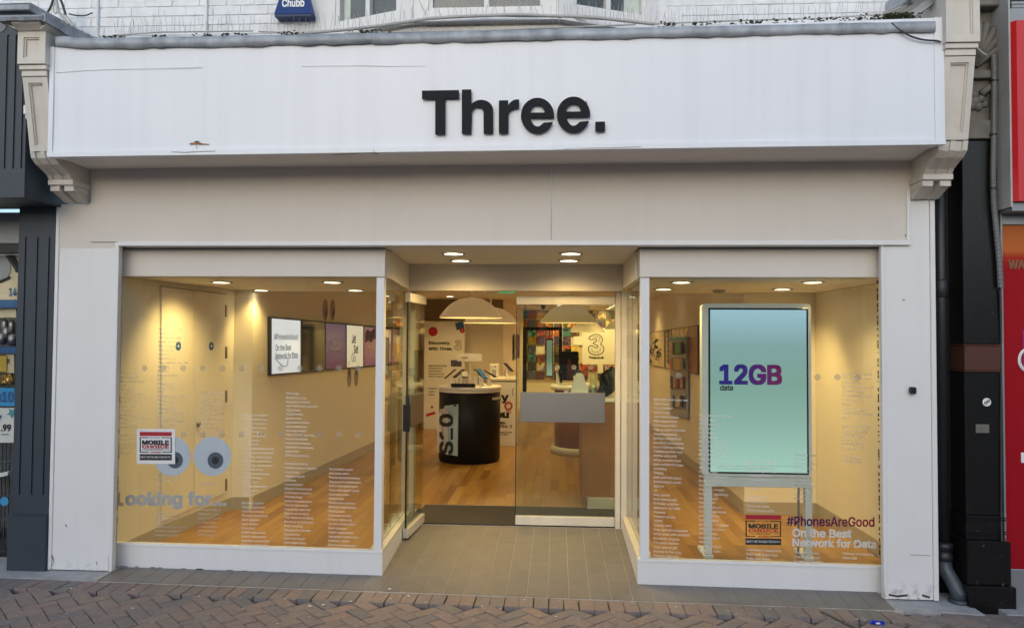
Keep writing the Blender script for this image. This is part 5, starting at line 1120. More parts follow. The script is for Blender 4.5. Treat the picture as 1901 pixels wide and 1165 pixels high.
o, vx, vz = quad_from(at(1332, 871, TY-.009), at(1440, 871, TY-.009), at(1332, 868, TY-.009)); letter_on('lettering', 'Fair use policy applies. Prices may rise each year. Data in UK only.', o, vx, vz, inkgrey, tt, off=.0)
lx = [at(1309, 905, TY), at(1322.5, 905, TY), at(1496, 905, TY), at(1509, 905, TY)]; zc0 = at(1400, 904, TY).z
MB().box(lx[0].x, lx[3].x, TY+.012, TY+.07, zc0, t1.z-.002, .003).build('crossbar', totem_m, tt)
for a, b2 in ((lx[0], lx[1]), (lx[2], lx[3])): MB().box(a.x, b2.x, TY+.012, TY+.07, .03, zc0-.001, .003).build('leg', totem_m, tt); MB().box(a.x-.01, b2.x+.01, TY+.0, TY+.28, .001, .029, .003).build('foot', totem_m, tt)
MB().tube([(lx[2].x-.03, TY+.08, .9), (lx[2].x-.03, TY+.09, .3), (lx[2].x-.03, TY+.1, .01)], .009, 6).build('cable', greyplastic, tt)
# sensor on ceiling
q = atz(1335, 538, 2.2025); dd = thing('smoke_detector', 'flat round detector on the right window ceiling above the totem', 'detector', (q.x, q.y, 2.2025)); MB().lathe([(.06, 0), (.058, -.018), (.04, -.03), (.01, -.031)], (q.x, q.y, 2.2025), 28).build('body', inkgrey, dd, True)
# right wall: posters and accessory rack
nC = Vector((C0[1]-C1[1], -(C0[0]-C1[0]), 0)).normalized(); 
if nC.x > 0: nC = -nC
pws = thing('poster_display', 'row of framed poster panels along the right side wall behind the case rack', 'posters', tuple(atw(1250, 690, C1, C0)))
tr_ = lambda x: 617 - (x-1205)*.152; br_ = lambda x: 677 + (x-1205)*.20
def pan(name, px0, px1, m, off, dt=0.0, db=0.0, lab=None):
    P = [atw(px0, br_(px0)-db, C1, C0), atw(px1, br_(px1)-db, C1, C0), atw(px1, tr_(px1)+dt, C1, C0), atw(px0, tr_(px0)+dt, C1, C0)]; o = _slab([p+nC*off for p in P], nC*.012).build(name, m, pws)
    if lab: o['label'] = lab
    return o
pan('frame', 1196, 1298.5, blackpaint, .014)
pan('panel', 1197, 1235, inkcream, .018, 1.5, 1.5, 'cream panel covered in scribble'); pan('panel', 1238, 1247.5, inkcream, .018, 1.5, 1.5, 'narrow pink panel with black script'); pan('panel', 1249.5, 1279, pic, .018, 1.5, 1.5, 'panel behind the rack'); pan('panel', 1280.5, 1297, pic, .018, 1.5, 1.5, 'bright photo panel')
scr = MB()
for k in range(30):
    x = random.uniform(1206, 1228); y = random.uniform(625, 672); P = [atw(x+random.uniform(-4, 4), y+random.uniform(-4, 4), C1, C0)+nC*.021 for _ in range(5)]; scr.tube(P, .006, 4)
for k in range(7): y = 613+k*9; scr.tube([atw(1240+a, y+b_, C1, C0)+nC*.021 for a, b_ in ((0, 4), (3, 0), (5.5, 3), (2, 6), (5, 8))], .008, 4)
scr.build('scribble', inkblack, pws)
rk = thing('case_rack', 'grey wall rack of hanging phone cases on the right side wall', 'rack', tuple(atw(1266, 765, C1, C0)))
P = [atw(1250, 770, C1, C0), atw(1281, 776, C1, C0), atw(1281, 624, C1, C0), atw(1250, 627, C1, C0)]; _slab([p+nC*.05 for p in P], nC*.03).build('back_panel', inkgrey, rk); P = [atw(1250, 631.5, C1, C0), atw(1281, 629, C1, C0), atw(1281, 624, C1, C0), atw(1250, 627, C1, C0)]; _slab([p+nC*.062 for p in P], nC*.012).build('header', inkteal, rk)
for j, (yy, cols) in enumerate(((635, (inkpink, inkblack, inkgreen, inkgreen, inkblack)), (664, (inkorange, inkgrey, inkyellow, inkyellow, inkgrey)), (698, (inkblack, inkgrey, inkred, inkblack, inkpink)), (733, (inkgrey, inkblack, inkgrey, inkyellow, inkblack)))):
    for i, m in enumerate(cols):
        x = 1257+i*4.6; a, b2, c = atw(x, yy+22-i*.3, C1, C0)+nC*.10, atw(x+3.8, yy+22-i*.3, C1, C0)+nC*.10, atw(x, yy, C1, C0)+nC*.10
        g = thing('phone_case', {'print_pink': 'pink', 'print_black': 'black', 'print_green': 'green', 'print_orange': 'orange', 'print_grey': 'grey', 'print_yellow': 'yellow', 'print_red': 'red'}[m.name] + ' phone case hanging on the wall rack, ' + ('top', 'second', 'third', 'bottom')[j] + ' row, ' + ('first', 'second', 'third', 'fourth', 'fifth')[i] + ' from the left', 'phone case', tuple(a), 'phone cases on the wall rack'); vx = b2-a; vx.z = 0; MB().plate(a, vx, c-a, .02).build('packet', m, g); MB().tube([c+vx*.5-nC*.035, c+vx*.5+nC*.02], .003, 4).build('hook', steel, g)

# ================================================================ LEFT NEIGHBOUR
nl = thing('slate_shop', 'dark slate painted shop edge at the left with fluted pilaster', 'shopfront', (-4.1, 0, 0))
def fluted(name, x0, x1, z0, z1, yf, yb, gx, g0, g1, parent):
    b = MB(); w = .009; e = [x0] + [v for q in gx for v in (q-w, q+w)] + [x1]
    for i in range(0, len(e), 2): b.box(e[i], e[i+1], yf, yf+.0095, g0, g1)
    b.box(x0, x1, yf, yf+.0095, z0, g0-.0002); b.box(x0, x1, yf, yf+.0095, g1+.0002, z1); b.box(x0, x1, yf+.01, yb, z0, z1); return b.build(name, slate, parent)
fluted('fascia_end', -6.0, -3.772, 2.715, 4.035, -.40, .09, [at(p, 200, -.4).x for p in (12, 28, 43)], at(20, 313, -.4).z, at(20, 65, -.4).z, nl)
fl_ = MB(); fl_.box(-6, -3.74, -.44, .09, 4.04, 4.085, .006); fl_.prism([(-.44, 4.086), (.09, 4.086), (.09, 4.13), (-.42, 4.10)], -6, -3.745, 'x'); fl_.build('lead_cap', lead, nl)
MB().disc((at(0, 48, -.405).x, -.405, at(0, 48, -.405).z), .045, (1, 0, 0), (0, 0, 1), .02).build('round_lamp', greyplastic, nl)  # unlit grey disc for the round lamp on the fascia
fluted('pilaster', -4.098, -3.812, .39, 2.7145, -.004, .35, [at(p, 700, 0).x for p in (43, 65.5, 87)], at(36, 917, 0).z, at(45, 440, 0).z, nl)
MB().box(-4.112, -3.808, -.03, .35, zg(-3.9, 0)-.03, .385, .004).build('plinth', slate, nl); MB().prism([(-.03, .3855), (-.004, .40), (.1, .40), (.1, .3855)], -4.112, -3.808, 'x').build('plinth_cap', slate, nl)
MB().box(-6, -4.10, .30, .34, -.1, .02).build('stall_riser', blackpaint, nl); MB().box(-6, -4.099, .24, .34, 2.47, 2.7145).build('transom', alu, nl); MB().box(-6, -4.099, .25, .33, 2.40, 2.469).build('window_head', blackpaint, nl)
MB().box(-6, -4.10, .30, .31, .02, 2.40).build('window_pane', glass_plain, nl); MB().box(-6, -4.1, .9, .95, -.1, 2.7).build('back_wall', mat('dim_backing', (.06, .055, .05), .8), nl); MB().box(-6, -3.9, .34, .9, 2.39, 2.44).build('window_ceiling', inceil, nl); MB().box(-4.09, -4.02, .345, .9, -.1, 2.39).build('side_wall', MATS['dim_backing'], nl); MB().box(-6, -4.1, .345, .9, -.1, .05).build('window_floor', blackpaint, nl)
tb_ = thing('tube_light', 'bright strip light inside the left neighbouring window', 'ceiling light', (-4.5, .6, 2.35)); MB().box(-5.4, -4.13, .50, .62, 2.33, 2.385).build('diffuser', tube_on, tb_); lamp(tb_, 'POINT', (-4.6, .45, 2.1), 6, radius=.3, col=(1, .93, .8))
YP = .42
def card(label, x0, x1, y0, y1, m, Y=YP, t=.01, cat='poster', name='poster'):
    a, b2, c = at(x0, y1, Y), at(x1, y1, Y), at(x0, y0, Y); th = thing(name, label, cat, tuple(a)); MB().plate(a, b2-a, c-a, t).build('board', m, th); return th
def ctxt(th, b, x0, x1, y0, y1, m, Y=YP, bold=.02): o, vx, vz = quad_from(at(x0, y1, Y-.004), at(x1, y1, Y-.004), at(x0, y0, Y-.004)); letter_on('lettering', b, o, vx, vz, m, th, bold=bold, off=0)
p1_ = card('watch poster with blue price figures under the strip light', -60, 40, 465, 556, inkcream); 
q = at(8, 497, YP-.006); MB().disc((q.x-.04, YP-.006, q.z), .095, (1, 0, 0), (0, 0, 1), .002, 28, 1.15).build('watch_print', inkgrey, p1_); b_ = MB(); b_.tube([(q.x+.0, YP-.008, q.z+.16), (q.x+.06, YP-.008, q.z+.08), (q.x+.12, YP-.008, q.z+.0), (q.x+.13, YP-.008, q.z-.03)], .028, 6); b_.tube([(q.x-.10, YP-.008, q.z-.10), (q.x-.03, YP-.008, q.z-.115), (q.x+.05, YP-.008, q.z-.08)], .012, 6); b_.build('strap_print', inkblack, p1_); ctxt(p1_, '14', 16.5, 31, 534, 549, inkblue)
for y0, y1, w in ((557, 571, 'upper'), (644, 655, 'lower')):
    s = card(f'{w} blue shelf edge in the left neighbouring window', -60, 36, y0, y1, inkblue, .41, .25, 'shelf', 'shelf')
p2_ = card('pale sign board standing on the upper blue shelf', -60, 30, 571, 589, inkcream, .46)
for k, (x, y, r) in enumerate(((4, 628, 9), (13, 618, 8), (24, 630, 9), (9, 606, 6), (22, 608, 6))):
    q = at(x, y, .50); t = thing('glass_ornament', 'small shiny ornament on the lower blue shelf, ' + ('front left', 'front middle', 'front right', 'back left', 'back right')[k], 'ornament', tuple(q), 'ornaments on the lower blue shelf'); MB().lathe([(.02, -.05), (r*.0042, -.03), (r*.0042, .03), (.02, .045), (.008, .06)], (q.x, .5, q.z), 14).build('body', steel, t, True)
p3_ = card('small yellow price card with figures under the lower blue shelf', -60, 12, 660, 690, inkyellow, .44); p4_ = card('white price ticket beside the yellow card', 12, 26, 658, 692, inkcream, .45); ctxt(p4_, '99', 12.5, 18, 665, 676, inkblack, .45)
for k in range(9):
    q = at(random.uniform(0, 26), random.uniform(694, 712), .47); t = thing('trinket', 'gold trinket in a heap above the blue price sign', 'trinket', tuple(q), 'gold trinkets'); MB().ball(q, random.uniform(.025, .04), sub=2, jit=.2).build('body', goldm, t)
p5_ = card('bright blue price sign with dark figures', -60, 27, 720, 753, mat('price_blue', (.02, .30, .62), .4), .40); ctxt(p5_, 'e10', -8, 25.5, 726, 746, inkblue, .40, .04)
p6_ = card('white price poster with dark figures and a pale star', -60, 26, 757, 821, paperwhite, .39); ctxt(p6_, '7', -8, 3, 770, 786, inkblue, .39); ctxt(p6_, '.99', 1.5, 20.5, 787, 800, inkblack, .39, .04); q = at(22, 766, .386); MB().prism([(q.x+.045*(1 if i % 2 else .45)*math.cos(i*math.pi/5+.3), q.z+.045*(1 if i % 2 else .45)*math.sin(i*math.pi/5+.3)) for i in range(10)], .384, .386, 'y').build('star_print', inkteal, p6_); ctxt(p6_, 'while stocks last', 2, 16, 804, 807, inkgrey, .39)
dis = thing('dark_stand', 'black wire display stand low in the left neighbouring window', 'stand', (-4.3, .5, .05)); b_ = MB()
for k in range(5): q = at(2+k*7, 880, .5); b_.box(q.x-.004, q.x+.004, .5, .51, .05, at(2, 822, .5).z)
for y in (855, 920, 962): q = at(2, y, .5); b_.box(-4.9, -4.105, .495, .505, q.z-.006, q.z+.006)
b_.build('wires', pipegrey, dis)
wd = MB(); a, b2 = at(-20, 890, .44), at(21, 873, .44); wd.prism([(a.x, a.z), (b2.x, b2.z-.03), (b2.x+.005, b2.z), (a.x, a.z+.04)], .40, .46, 'y'); o = wd.build('folded_leaflet', paperwhite); tag(o, 'white folded leaflet lying on the black wire stand', 'leaflet')
q = at(8, 930, .295); o = MB().disc((q.x, .295, q.z), .035, (1, 0, 0), (0, 0, 1)).build('round_sticker', mat('sticker_cyan', (.04, .26, .48), .4)); tag(o, 'round blue sticker low on the left neighbouring window', 'sticker')

MB().box(-9, -4.602, .105, .4, 4.0, 7.2).build('upper_wall', cream, nl)
# ================================================================ RIGHT NEIGHBOUR
nr = thing('granite_front', 'polished black granite pier with a brown band between the shops', 'pier', (3.0, 0, 0))
MB().box(2.672, 3.2, .20, .5, -.3, 4.6).build('recess_wall', blackpaint, nr)
gxa, gxb = 2.862, 3.122
for z0, z1, ya, m, nm in ((.525, 1.522, .0, granite, 'granite_panel'), (1.716, 3.16, .0, granite, 'granite_panel'), (1.534, 1.704, -.008, redgranite, 'granite_band')): MB().box(gxa+.004, gxb, ya, .199, z0, z1, .004).build(nm, m, nr)
for z in (1.523, 1.705): MB().box(gxa-.002, gxb+.003, -.012, .19, z, z+.010, .002).build('moulding', redgranite, nr)
MB().box(gxa-.004, gxb+.002, -.010, .19, .36, .5245).build('lower_panel', granite, nr)
for z in (.505, .49, .41, .395): MB().box(gxa, gxb+.004, -.02, .10, z, z+.008, .002).build('moulding', granite, nr)
MB().box(gxa-.02, gxb+.01, -.06, .19, .06, .355, .005).build('plinth', granite, nr); MB().box(gxa-.03, gxb+.02, -.10, .19, -.30, .058, .005).build('plinth', granite, nr)
MB().box(gxb-.006, gxb+.006, -.013, .0, .37, 3.1).build('edge_strip', alu, nr)
q = at(1832, 746, -.006); sk = thing('round_sticker', 'small round white sticker with a black emblem on the granite pier', 'sticker', tuple(q)); MB().disc((q.x, -.006, q.z), .029, (1, 0, 0), (0, 0, 1), .0015).build('backing', MATS['white_print'], sk)
b_ = MB()
for dx, dz in ((-.008, -.006), (.009, .007)): b_.tube([(q.x+dx+.008*math.cos(a), -.008, q.z+dz+.008*math.sin(a)) for a in [i*math.pi/8 for i in range(17)]], .0028, 5)
b_.build('emblem_print', inkblack, sk)
q = at(1824, 795, -.003); o = MB().box(q.x-.045, q.x+.045, -.0035, -.0005, q.z-.03, q.z+.03).build('sticker_residue', stone_grey); tag(o, 'torn grey sticker residue on the black granite pier', 'sticker')
# carved stone capital
cp = thing('stone_capital', 'weathered grey carved stone capital above the granite pier', 'capital', (3.0, 0, 3.2))
MB().box(2.69, 3.14, -.02, .199, 3.17, 3.30, .006).build('lower_moulding', stone_grey, cp); MB().box(2.69, 3.12, .03, .199, 3.302, 3.60).build('frieze_block', stone_grey, cp); MB().box(2.69, 3.14, -.02, .199, 3.602, 3.66, .006).build('middle_moulding', stone_grey, cp); MB().box(2.69, 3.12, .04, .199, 3.662, 4.10).build('leaf_block', stone_grey, cp); MB().box(2.69, 3.16, -.06, .199, 4.102, 4.25, .008).build('top_moulding', stone_grey, cp); MB().box(2.69, 3.4, .02, .5, 4.252, 6).build('upper_pier', stone_grey, cp)
fc = (2.965, .03, 3.445)
for dx, dz, r in ((0, .05, .036), (-.045, .02, .034), (.045, .02, .034), (-.02, -.03, .036), (.03, -.035, .034), (0, .0, .04), (-.16, -.06, .034), (-.06, -.05, .028), (.075, -.02, .026)): MB().ball((fc[0]+dx, fc[1], fc[2]+dz), r, sub=2).build('fruit_carving', stone_grey, cp, True)
sw = MB()
for s in (-1, 1): sw.tube([(fc[0]+s*.05, .02, fc[2]+.05), (fc[0]+s*.09, .0, fc[2]+.09), (fc[0]+s*.13, .02, fc[2]+.13)], [.03, .024, .012], 6)
sw.build('swag_carving', stone_grey, cp, True)
lf = MB()
for k in range(-4, 5):
    a = k*.26; lf.tube([(2.99, .03, 3.70), (2.99+.10*math.sin(a), .0, 3.70+.16*math.cos(a)), (2.99+.20*math.sin(a), -.005, 3.70+.28*math.cos(a)), (2.99+.22*math.sin(a*1.1), .02, 3.70+.33*math.cos(a))], [.014, .024, .028, .012], 6)
lf.tube([(3.08+.03*math.cos(i*.6)*(1-i*.05), .0, 3.90+.05*math.sin(i*.6)*(1-i*.05)) for i in range(12)], .014, 5)
lf.build('leaf_carving', stone_grey, cp, True)
# drainpipe and conduit
dp = thing('drainpipe', 'black cast iron drainpipe in the gap right of the white pilaster', 'drainpipe', (2.775, .09, 0)); px_ = 2.760
MB().lathe([(.040, .29), (.040, 3.9)], (px_, .10, 0), 18).build('pipe', pipeblack, dp, True)
MB().lathe([(.041, 2.05), (.050, 2.06), (.050, 2.17), (.041, 2.18)], (px_, .10, 0), 18).build('collar', pipeblack, dp, True)
MB().lathe([(.052, .18), (.060, .185), (.060, .225), (.054, .23), (.054, .255), (.062, .26), (.062, .30), (.045, .31)], (px_, .10, 0), 20).build('socket', pipeblack, dp, True)
MB().tube([(px_, .10, .19), (px_+.002, .085, .12), (px_+.03, .03, .04), (px_+.05, -.0, -.02), (px_+.052, -.0, -.07)], [.05, .05, .05, .052, .052], 16).build('shoe', pipegrey, dp, True); MB().lathe([(.052, 0), (.068, .004), (.068, .022), (.055, .03)], (px_+.052, .0, -.088), 18).build('foot_ring', pipegrey, dp, True)
cd = thing('flexible_conduit', 'grey ribbed conduit hanging beside the red sign', 'conduit', (3.09, -.03, 2.1)); path = [at(x, y, -.03) for x, y in ((1845, 102), (1846, 150), (1845, 250), (1843.5, 330), (1845, 375), (1850, 430), (1855, 480), (1858, 537))]
P = []
for a, b2 in zip(path, path[1:]):
    for i in range(14): P.append(a.lerp(b2, i/14))
MB().tube(P, [.0185+(.0022 if i % 2 else 0) for i in range(len(P))], 10).build('tube', greyplastic, cd)
for y, x in ((150, 1846), (250, 1844), (350, 1843.5)): q = at(x, y, -.03); MB().lathe([(.024, -.006), (.024, .006)], (q.x, q.y, q.z), 12).build('clip', blackpaint, cd)
MB().tube([at(1857, 537, -.02), at(1859, 640, -.005), at(1858.5, 800, -.01), at(1859, 960, -.01), at(1862, 1100, -.06)], .008, 6).build('inner_cable', cabledark, cd)
# red shop
rs = thing('red_shop', 'red shop sign box and red window poster at the right edge', 'shopfront', (3.3, -.1, 0)); RX = 3.104
MB().box(RX+.0125, 5.2, -.155, .3, 2.70, 3.60).build('sign_carcass', alu, rs)
zr0, zr1 = at(1885, 374, -.17).z, at(1885, 40, -.17).z
MB().box(RX-.0, RX+.012, -.16, .199, 2.66, zr1+.2).build('sign_cheek', mat('cheek_grey', (.42, .42, .41), .6, var=.1, streak=.2), rs)
MB().prism([(RX+.0125, -.160), (5.2, -.160), (5.2, -.19), (RX+.035, -.19)], zr0, zr1, 'z').build('sign_face', redsign, rs)
MB().box(RX+.013, 5.2, -.150, .3, zr1+.001, zr1+.10).build('sign_top', alu, rs)
for k in range(6): MB().box(RX+.03, 5.2, -.15+(k % 2)*.006, .1, zr1+.102+k*.028, zr1+.102+k*.028+.025, .004).build('shutter_slat', alu, rs)
MB().box(RX+.013, 5.2, -.15, .05, zr0-.06, zr0-.001).build('sign_underside', alu, rs)
MB().box(RX+.005, RX+.032, -.0, .12, -.12, zr0-.061).build('frame_post', alu, rs); MB().box(RX+.033, 5.2, -.0, .10, zr0-.13, zr0-.0615).build('frame_head', alu, rs); MB().box(RX+.033, 5.2, .0, .3, -.2, .145).build('stall_riser', alu, rs)
MB().box(RX+.033, 5.2, .03, .035, .146, zr0-.131).build('window_pane', glass_plain, rs)
po = put('poster', screen_gradient('red_poster', [(0, (.30, .006, .012)), (.88, (.32, .006, .012)), (.91, (.38, .03, .012)), (.93, (.48, .13, .03)), (1, (.40, .11, .03))], .15, 2.55, .0) and MB().box(RX+.034, 5.2, .024, .0285, .15, zr0-.135).mesh('poster', MATS['red_poster']), None, rs)
o, vx, vz = quad_from(at(1872, 499, .02), at(1915, 499, .02), at(1872, 482, .02)); letter_on('lettering', 'WAY', o, vx, vz, mat('poster_brown', (.22, .10, .04), .5), po, bold=.03, off=0)
q = at(1908, 668, .02); MB().tube([(q.x+.058*math.cos(a), .021, q.z+.075*math.sin(a)) for a in [i*math.pi/12 for i in range(25)]], .011, 5).build('ring_print', MATS['white_print'], po)
a = at(1896, 858, .02); MB().box(a.x, a.x+.1, .019, .0235, a.z, a.z+.07).build('white_print', MATS['white_print'], po); a = at(1895, 770, .02); MB().box(a.x+.02, a.x+.2, .0195, .0235, a.z+.3, a.z+.6).build('magenta_print', magenta, po)

MB().box(3.402, 9, .12, .5, 3.72, 7.2).build('upper_wall', stone_grey, rs)
# ================================================================ SMALL THINGS
q = at(1693, 724, -.012); db = thing('door_sensor', 'small black sensor fixed to the right white pilaster', 'sensor', tuple(q)); MB().box(q.x-.020, q.x+.020, -.045, -.0005, q.z-.024, q.z+.024, .008).build('body', blackpaint, db); MB().disc((q.x, -.0455, q.z), .007, (1, 0, 0), (0, 0, 1)).build('lens', blackglass, db)
q = at(62, 204, -.44); jb = thing('junction_box', 'tiny white junction box hooked on the left bracket', 'junction box', tuple(q)); MB().box(-3.752, -3.722, -.46, -.43, q.z-.035, q.z+.03, .004).build('body', white, jb); MB().tube([(-3.737, -.445, q.z-.035), (-3.735, -.445, q.z-.06), (-3.715, -.445, q.z-.075)], .007, 6).build('cable', white, jb)
wrp = thing('wrapper', 'crumpled shiny blue wrapper on the brick pavement', 'litter', tuple(atz(1628, 1155, zg(2.0, -.6)))); q = atz(1628, 1156, zg(2.0, -.6)+.01); b_ = MB()
for k in range(3): b_.ball((q.x-.015+.02*k, q.y+random.uniform(-.01, .01), q.z+.003), .022, sx=1.1, sy=.7, sz=.55, sub=2, jit=.35)
b_.build('foil', foilblue, wrp)
MB().box(q.x-.012, q.x+.012, q.y-.02, q.y-.012, q.z+.002, q.z+.010).build('white_flash', skin_white, wrp)
lt = MB()
for k in range(46):
    px, py = random.uniform(40, 1800), random.uniform(1085, 1163); p = atz(px, py, -.06); z = zg(p.x, p.y)+.004; p = atz(px, py, z)
    if p.y > TE-.03: continue
    s = random.uniform(.002, .0065); lt.ball((p.x, p.y, z+.001), s, sx=random.uniform(.8, 2), sz=.4, sub=1, jit=.2)
for px, py in ((145, 1093), (133, 1107), (357, 1062), (188, 1094), (211, 1118), (246, 1128), (122, 1138), (724, 1092), (758, 1105), (575, 1124), (600, 1121)):
    p = atz(px, py, zg(-2, -.4)+.004); lt.ball((p.x, p.y, p.z), .009, sx=1.4, sy=.8, sz=.4, sub=1, jit=.3)
o = lt.build('litter', skin_white); tag(o, 'tiny white specks of litter and gum scattered on the brick pavement', 'litter', kind='stuff')
gm = MB()
for k in range(26):
    p = atz(random.uniform(30, 1850), random.uniform(1088, 1164), -.07); z = zg(p.x, p.y)
    if p.y > TE-.04: continue
    gm.disc((p.x, p.y, z+.0035), random.uniform(.008, .019), (1, 0, 0), (0, 1, 0), .003, 12, random.uniform(.7, 1))
tag(gm.build('chewing_gum', mat('old_gum', (.30, .28, .27), .8)), 'flattened pale spots of old chewing gum on the brick pavement', 'chewing gum', kind='stuff')
# scuffs at pilaster feet
for pts, w, Y in (([(96, 1030), (99, 1040), (97, 1050)], .007, -.0105), ([(178, 1042), (180, 1047)], .006, -.0015), ([(121, 973), (124, 977)], .006, -.0015), ([(201, 1030), (201, 1060)], .0022, -.0165)): mark(pL, pts, w, grime_shade, Y, 'scuff')
for pts, w, Y in (([(1650, 1103), (1665, 1106), (1685, 1104)], .007, -.0025), ([(1712, 1104), (1726, 1108)], .008, -.0025), ([(1690, 1029), (1727, 1030.5)], .0018, -.0025), ([(1676, 556), (1680, 557)], .003, -.0025), ([(1642, 1085), (1642, 1110)], .003, -.0105)): mark(pR, pts, w, grime_shade, Y, 'scuff')
mark(shop, [(1680, 436), (1682, 438)], .006, blackpaint, -.019, 'scuff')
for (xa, ya, xb, yb, nseg) in ((222, 1050, 706, 1068.5, 34), (1188, 1086.5, 1630, 1106.5, 30)):   # broken dark line painting the contact shadow along the stall riser feet
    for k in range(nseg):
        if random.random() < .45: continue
        u0, u1 = k/nseg, (k+random.uniform(.4, 1))/nseg; mark(shop, [(xa+(xb-xa)*u0, ya+(yb-ya)*u0), (xa+(xb-xa)*u1, ya+(yb-ya)*u1)], random.uniform(.0015, .004), grime_shade, .1265, 'contact_shadow_line')
# moss and dirt in the gutter
ms = MB()
for (px, py, n, w) in ((215, 70, 16, 16), (300, 69, 14, 18), (390, 66, 18, 24), (445, 65, 8, 10), (540, 62, 12, 18), (685, 59, 16, 26), (1300, 43, 10, 20), (1240, 45, 10, 12), (1400, 40, 16, 40), (1540, 36, 24, 60), (1650, 30, 46, 34), (1680, 27, 30, 20)):
    for k in range(n*3):
        q = at(px+random.gauss(0, w*.7), py+random.uniform(.5, 3), -.40); ms.ball((q.x, -.40+random.uniform(-.05, .06), q.z), random.uniform(.004, .010), sx=random.uniform(.8, 1.8), sz=random.uniform(.4, .9), sub=1, jit=.35)
o = ms.build('moss', moss_m); tag(o, 'clumps of dark green moss growing along the lead gutter', 'moss', kind='stuff')
# bird spikes in strips
def spikes(label, pts, n, h, Y=.04, lean=.12):
    t = thing('bird_spikes', label, 'bird spikes', tuple(at(*pts[0], Y))); b = MB(); base = MB()
    P = [at(*p, Y) for p in pts]; base.tube(P, .006, 5); L_ = len(P)-1
    for i in range(n):
        u = (i+random.random()*.5)/n*L_; k = min(int(u), L_-1); p = P[k].lerp(P[k+1], u-k); l = h*random.uniform(.6, 1.15); b.tube([p, p + Vector((random.gauss(0, lean)*l, random.uniform(-.3, .1)*l, l))], .0016, 3)
    b.build('spike', spike_m, t, kind='stuff'); base.build('base_strip', cable_m, t)
spikes('bird spikes at the left end of the gutter, left of the alarm box', ((215, 66), (300, 60), (470, 58)), 34, .13)
spikes('bird spikes directly under the blue alarm box', ((480, 59), (585, 62)), 16, .13)
spikes('bird spikes along the left facet of the bow window', ((590, 62), (680, 52), (775, 44)), 26, .13, -.22)
spikes('bird spikes along the middle of the bow window', ((780, 36), (900, 30), (1040, 32)), 28, .13, -.28, .35)
spikes('bird spikes below the bow window sill, pointing up from the gutter', ((640, 62), (900, 57), (1180, 46)), 46, .09, -.33, .08)
spikes('bird spikes along the right facet of the bow window', ((1045, 34), (1130, 37), (1210, 46)), 24, .12, -.2)
spikes('bird spikes right of the bow window on the white wall', ((1215, 45), (1330, 40), (1500, 35)), 36, .12)
spikes('bird spikes near the right bracket among the moss', ((1500, 36), (1640, 27)), 14, .12)
spikes('bird spikes under the lead cap at the left bracket', ((112, 72), (160, 72)), 7, .10, -.35, .1)
# cables
def cable(label, pts, r, m, ys=.06, cat='cable'):
    P = [at(x, y, (ys if not isinstance(ys, (list, tuple)) else ys[i])) for i, (x, y) in enumerate(pts)]
    for _ in range(2):
        o = [P[0]]
        for a, c in zip(P, P[1:]): o += [a.lerp(c, .25), a.lerp(c, .75)]
        P = o + [P[-1]]
    o = MB().tube(P, r, 6).build('cable', m, None, True); tag(o, label, cat)
cable('thick white cable draped along the bow window sill', [(540, 64), (640, 56), (700, 49), (770, 39), (800, 34), (880, 30), (970, 27), (1010, 30), (1090, 31), (1150, 38), (1215, 45)], .011, cable_m, -.30)
for i, (pts, m, r, lab) in enumerate((([(103, -6), (106, 10), (108, 22), (118, 34), (128, 46)], cable_m, .012, 'white cable of the bundle above the left bracket, the thickest'), ([(100, -4), (94, 14), (88, 24)], cabledark, .008, 'dark cable of the bundle above the left bracket, leftmost'), ([(110, -6), (116, 8), (122, 28)], cabledark, .009, 'dark cable of the bundle above the left bracket, right of the white one'), ([(104, 0), (98, 14), (102, 28), (110, 18)], cable_m, .006, 'thin looped white cable in the bundle above the left bracket'), ([(118, 26), (128, 36), (140, 50), (146, 60)], cable_m, .008, 'white cable running down behind the left lead cap'), ([(128, 26), (140, 29), (158, 30), (172, 24)], cabledark, .005, 'thin dark cable sagging across the brick to the conduit'))): cable(lab, pts, r, m, -.1)
cable('dark cable drooping over the right end of the fascia board', [(1655, 43), (1668, 55), (1690, 68), (1715, 75), (1740, 75.5), (1747, 79)], .006, cabledark, -.525)
cable('thin pale cable hanging by the stone capital', [(1801, 68), (1810, 85), (1822, 97), (1832, 103)], .007, cable_m, -.05)
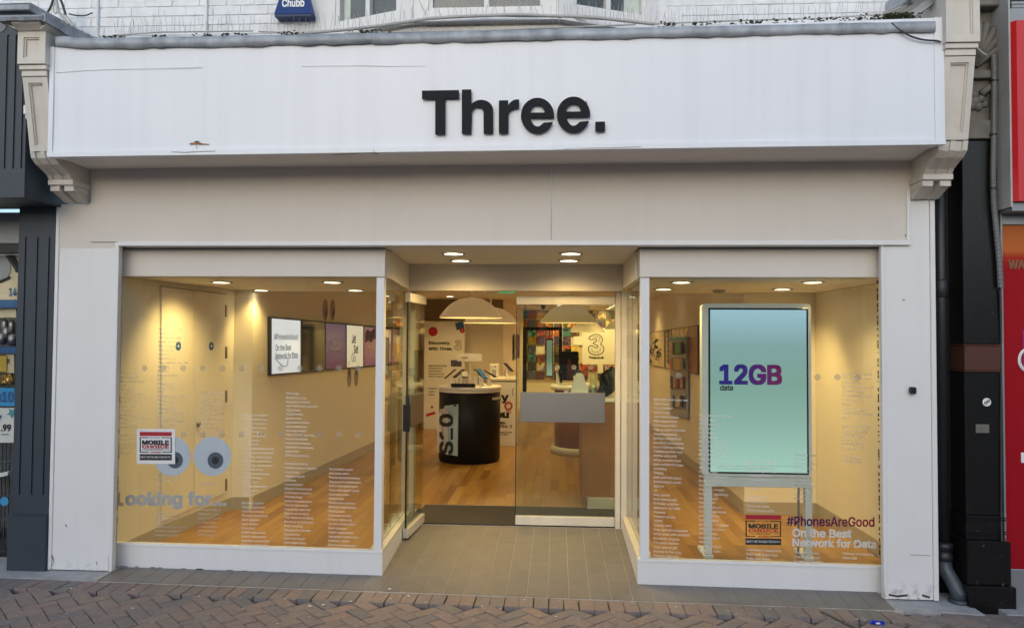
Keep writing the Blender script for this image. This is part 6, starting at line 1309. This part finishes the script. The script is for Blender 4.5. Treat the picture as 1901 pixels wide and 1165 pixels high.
for i, pts in enumerate(([(1620, 33), (1655, 22), (1690, 8), (1700, -4)], [(1630, 30), (1664, 24), (1696, 6)], [(1640, 24), (1660, 14), (1680, 2)])): cable(('lowest', 'middle', 'highest')[i]+' pale wire in the tangle beside the right bracket', pts, .006, cable_m, -.2)
b_ = MB(); a = [at(x, y, -.35) for x, y in ((1680, 30), (1725, -4), (1745, -4), (1745, 0), (1695, 34))]; b_.prism([(p.x, p.z) for p in a], -.38, -.30, 'y'); b_.build('lead_upstand', lead, bR)
# far side of the street, met only in reflections
for k, (x0, x1, h, colr, n) in enumerate(((-26, -9, 9.5, (.22, .12, .09), 6), (-8.99, 2, 8.5, (.42, .38, .32), 4), (2.01, 13, 10, (.26, .15, .11), 4), (13.01, 28, 9, (.40, .38, .36), 5), (-60, -26.01, 15, (.16, .13, .11), 6), (28.01, 60, 15, (.20, .15, .13), 6))):  # centre kept low to admit light; end terraces added against sky glare
    m = mat(f'unseen_far_wall_{"abcdef"[k]}', colr, .8, var=.12, scale=8); nm = ('long red brick building out of view', 'cream rendered building out of view', 'brown brick building out of view', 'grey rendered building out of view', 'tall dark terrace added at one end', 'tall russet terrace added at one end')[k]
    t = thing('building', f'{nm} across the street behind the viewer', 'building', ((x0+x1)/2, -32, 0)); MB().box(x0, x1, -38, -32, -.6, h*.62).build('wall', m, t)
    w = (x1-x0)/n
    for i in range(n):
        for z in (3.8,): MB().box(x0+w*(i+.28), x0+w*(i+.72), -31.99, -31.93, z, z+1.2).build('window', blackglass, t); MB().box(x0+w*(i+.25), x0+w*(i+.75), -31.99, -31.88, z-.1, z-.01).build('sill', white, t)
        MB().box(x0+w*(i+.08), x0+w*(i+.92), -31.99, -31.92, .3, 2.7).build('shop_window', blackglass, t)
    MB().box(x0+.3, x1-.3, -31.99, -31.75, 2.9, 3.6).build('fascia', (redsign, fascia_m, slate, inkcream, slate, redsign)[k], t)

for k in ('white_screen', 'purple_screen', 'cream_screen', 'pink_screen', 'pale_green_screen', 'data_lettering'): MATS[k].cycles.emission_sampling = 'NONE'
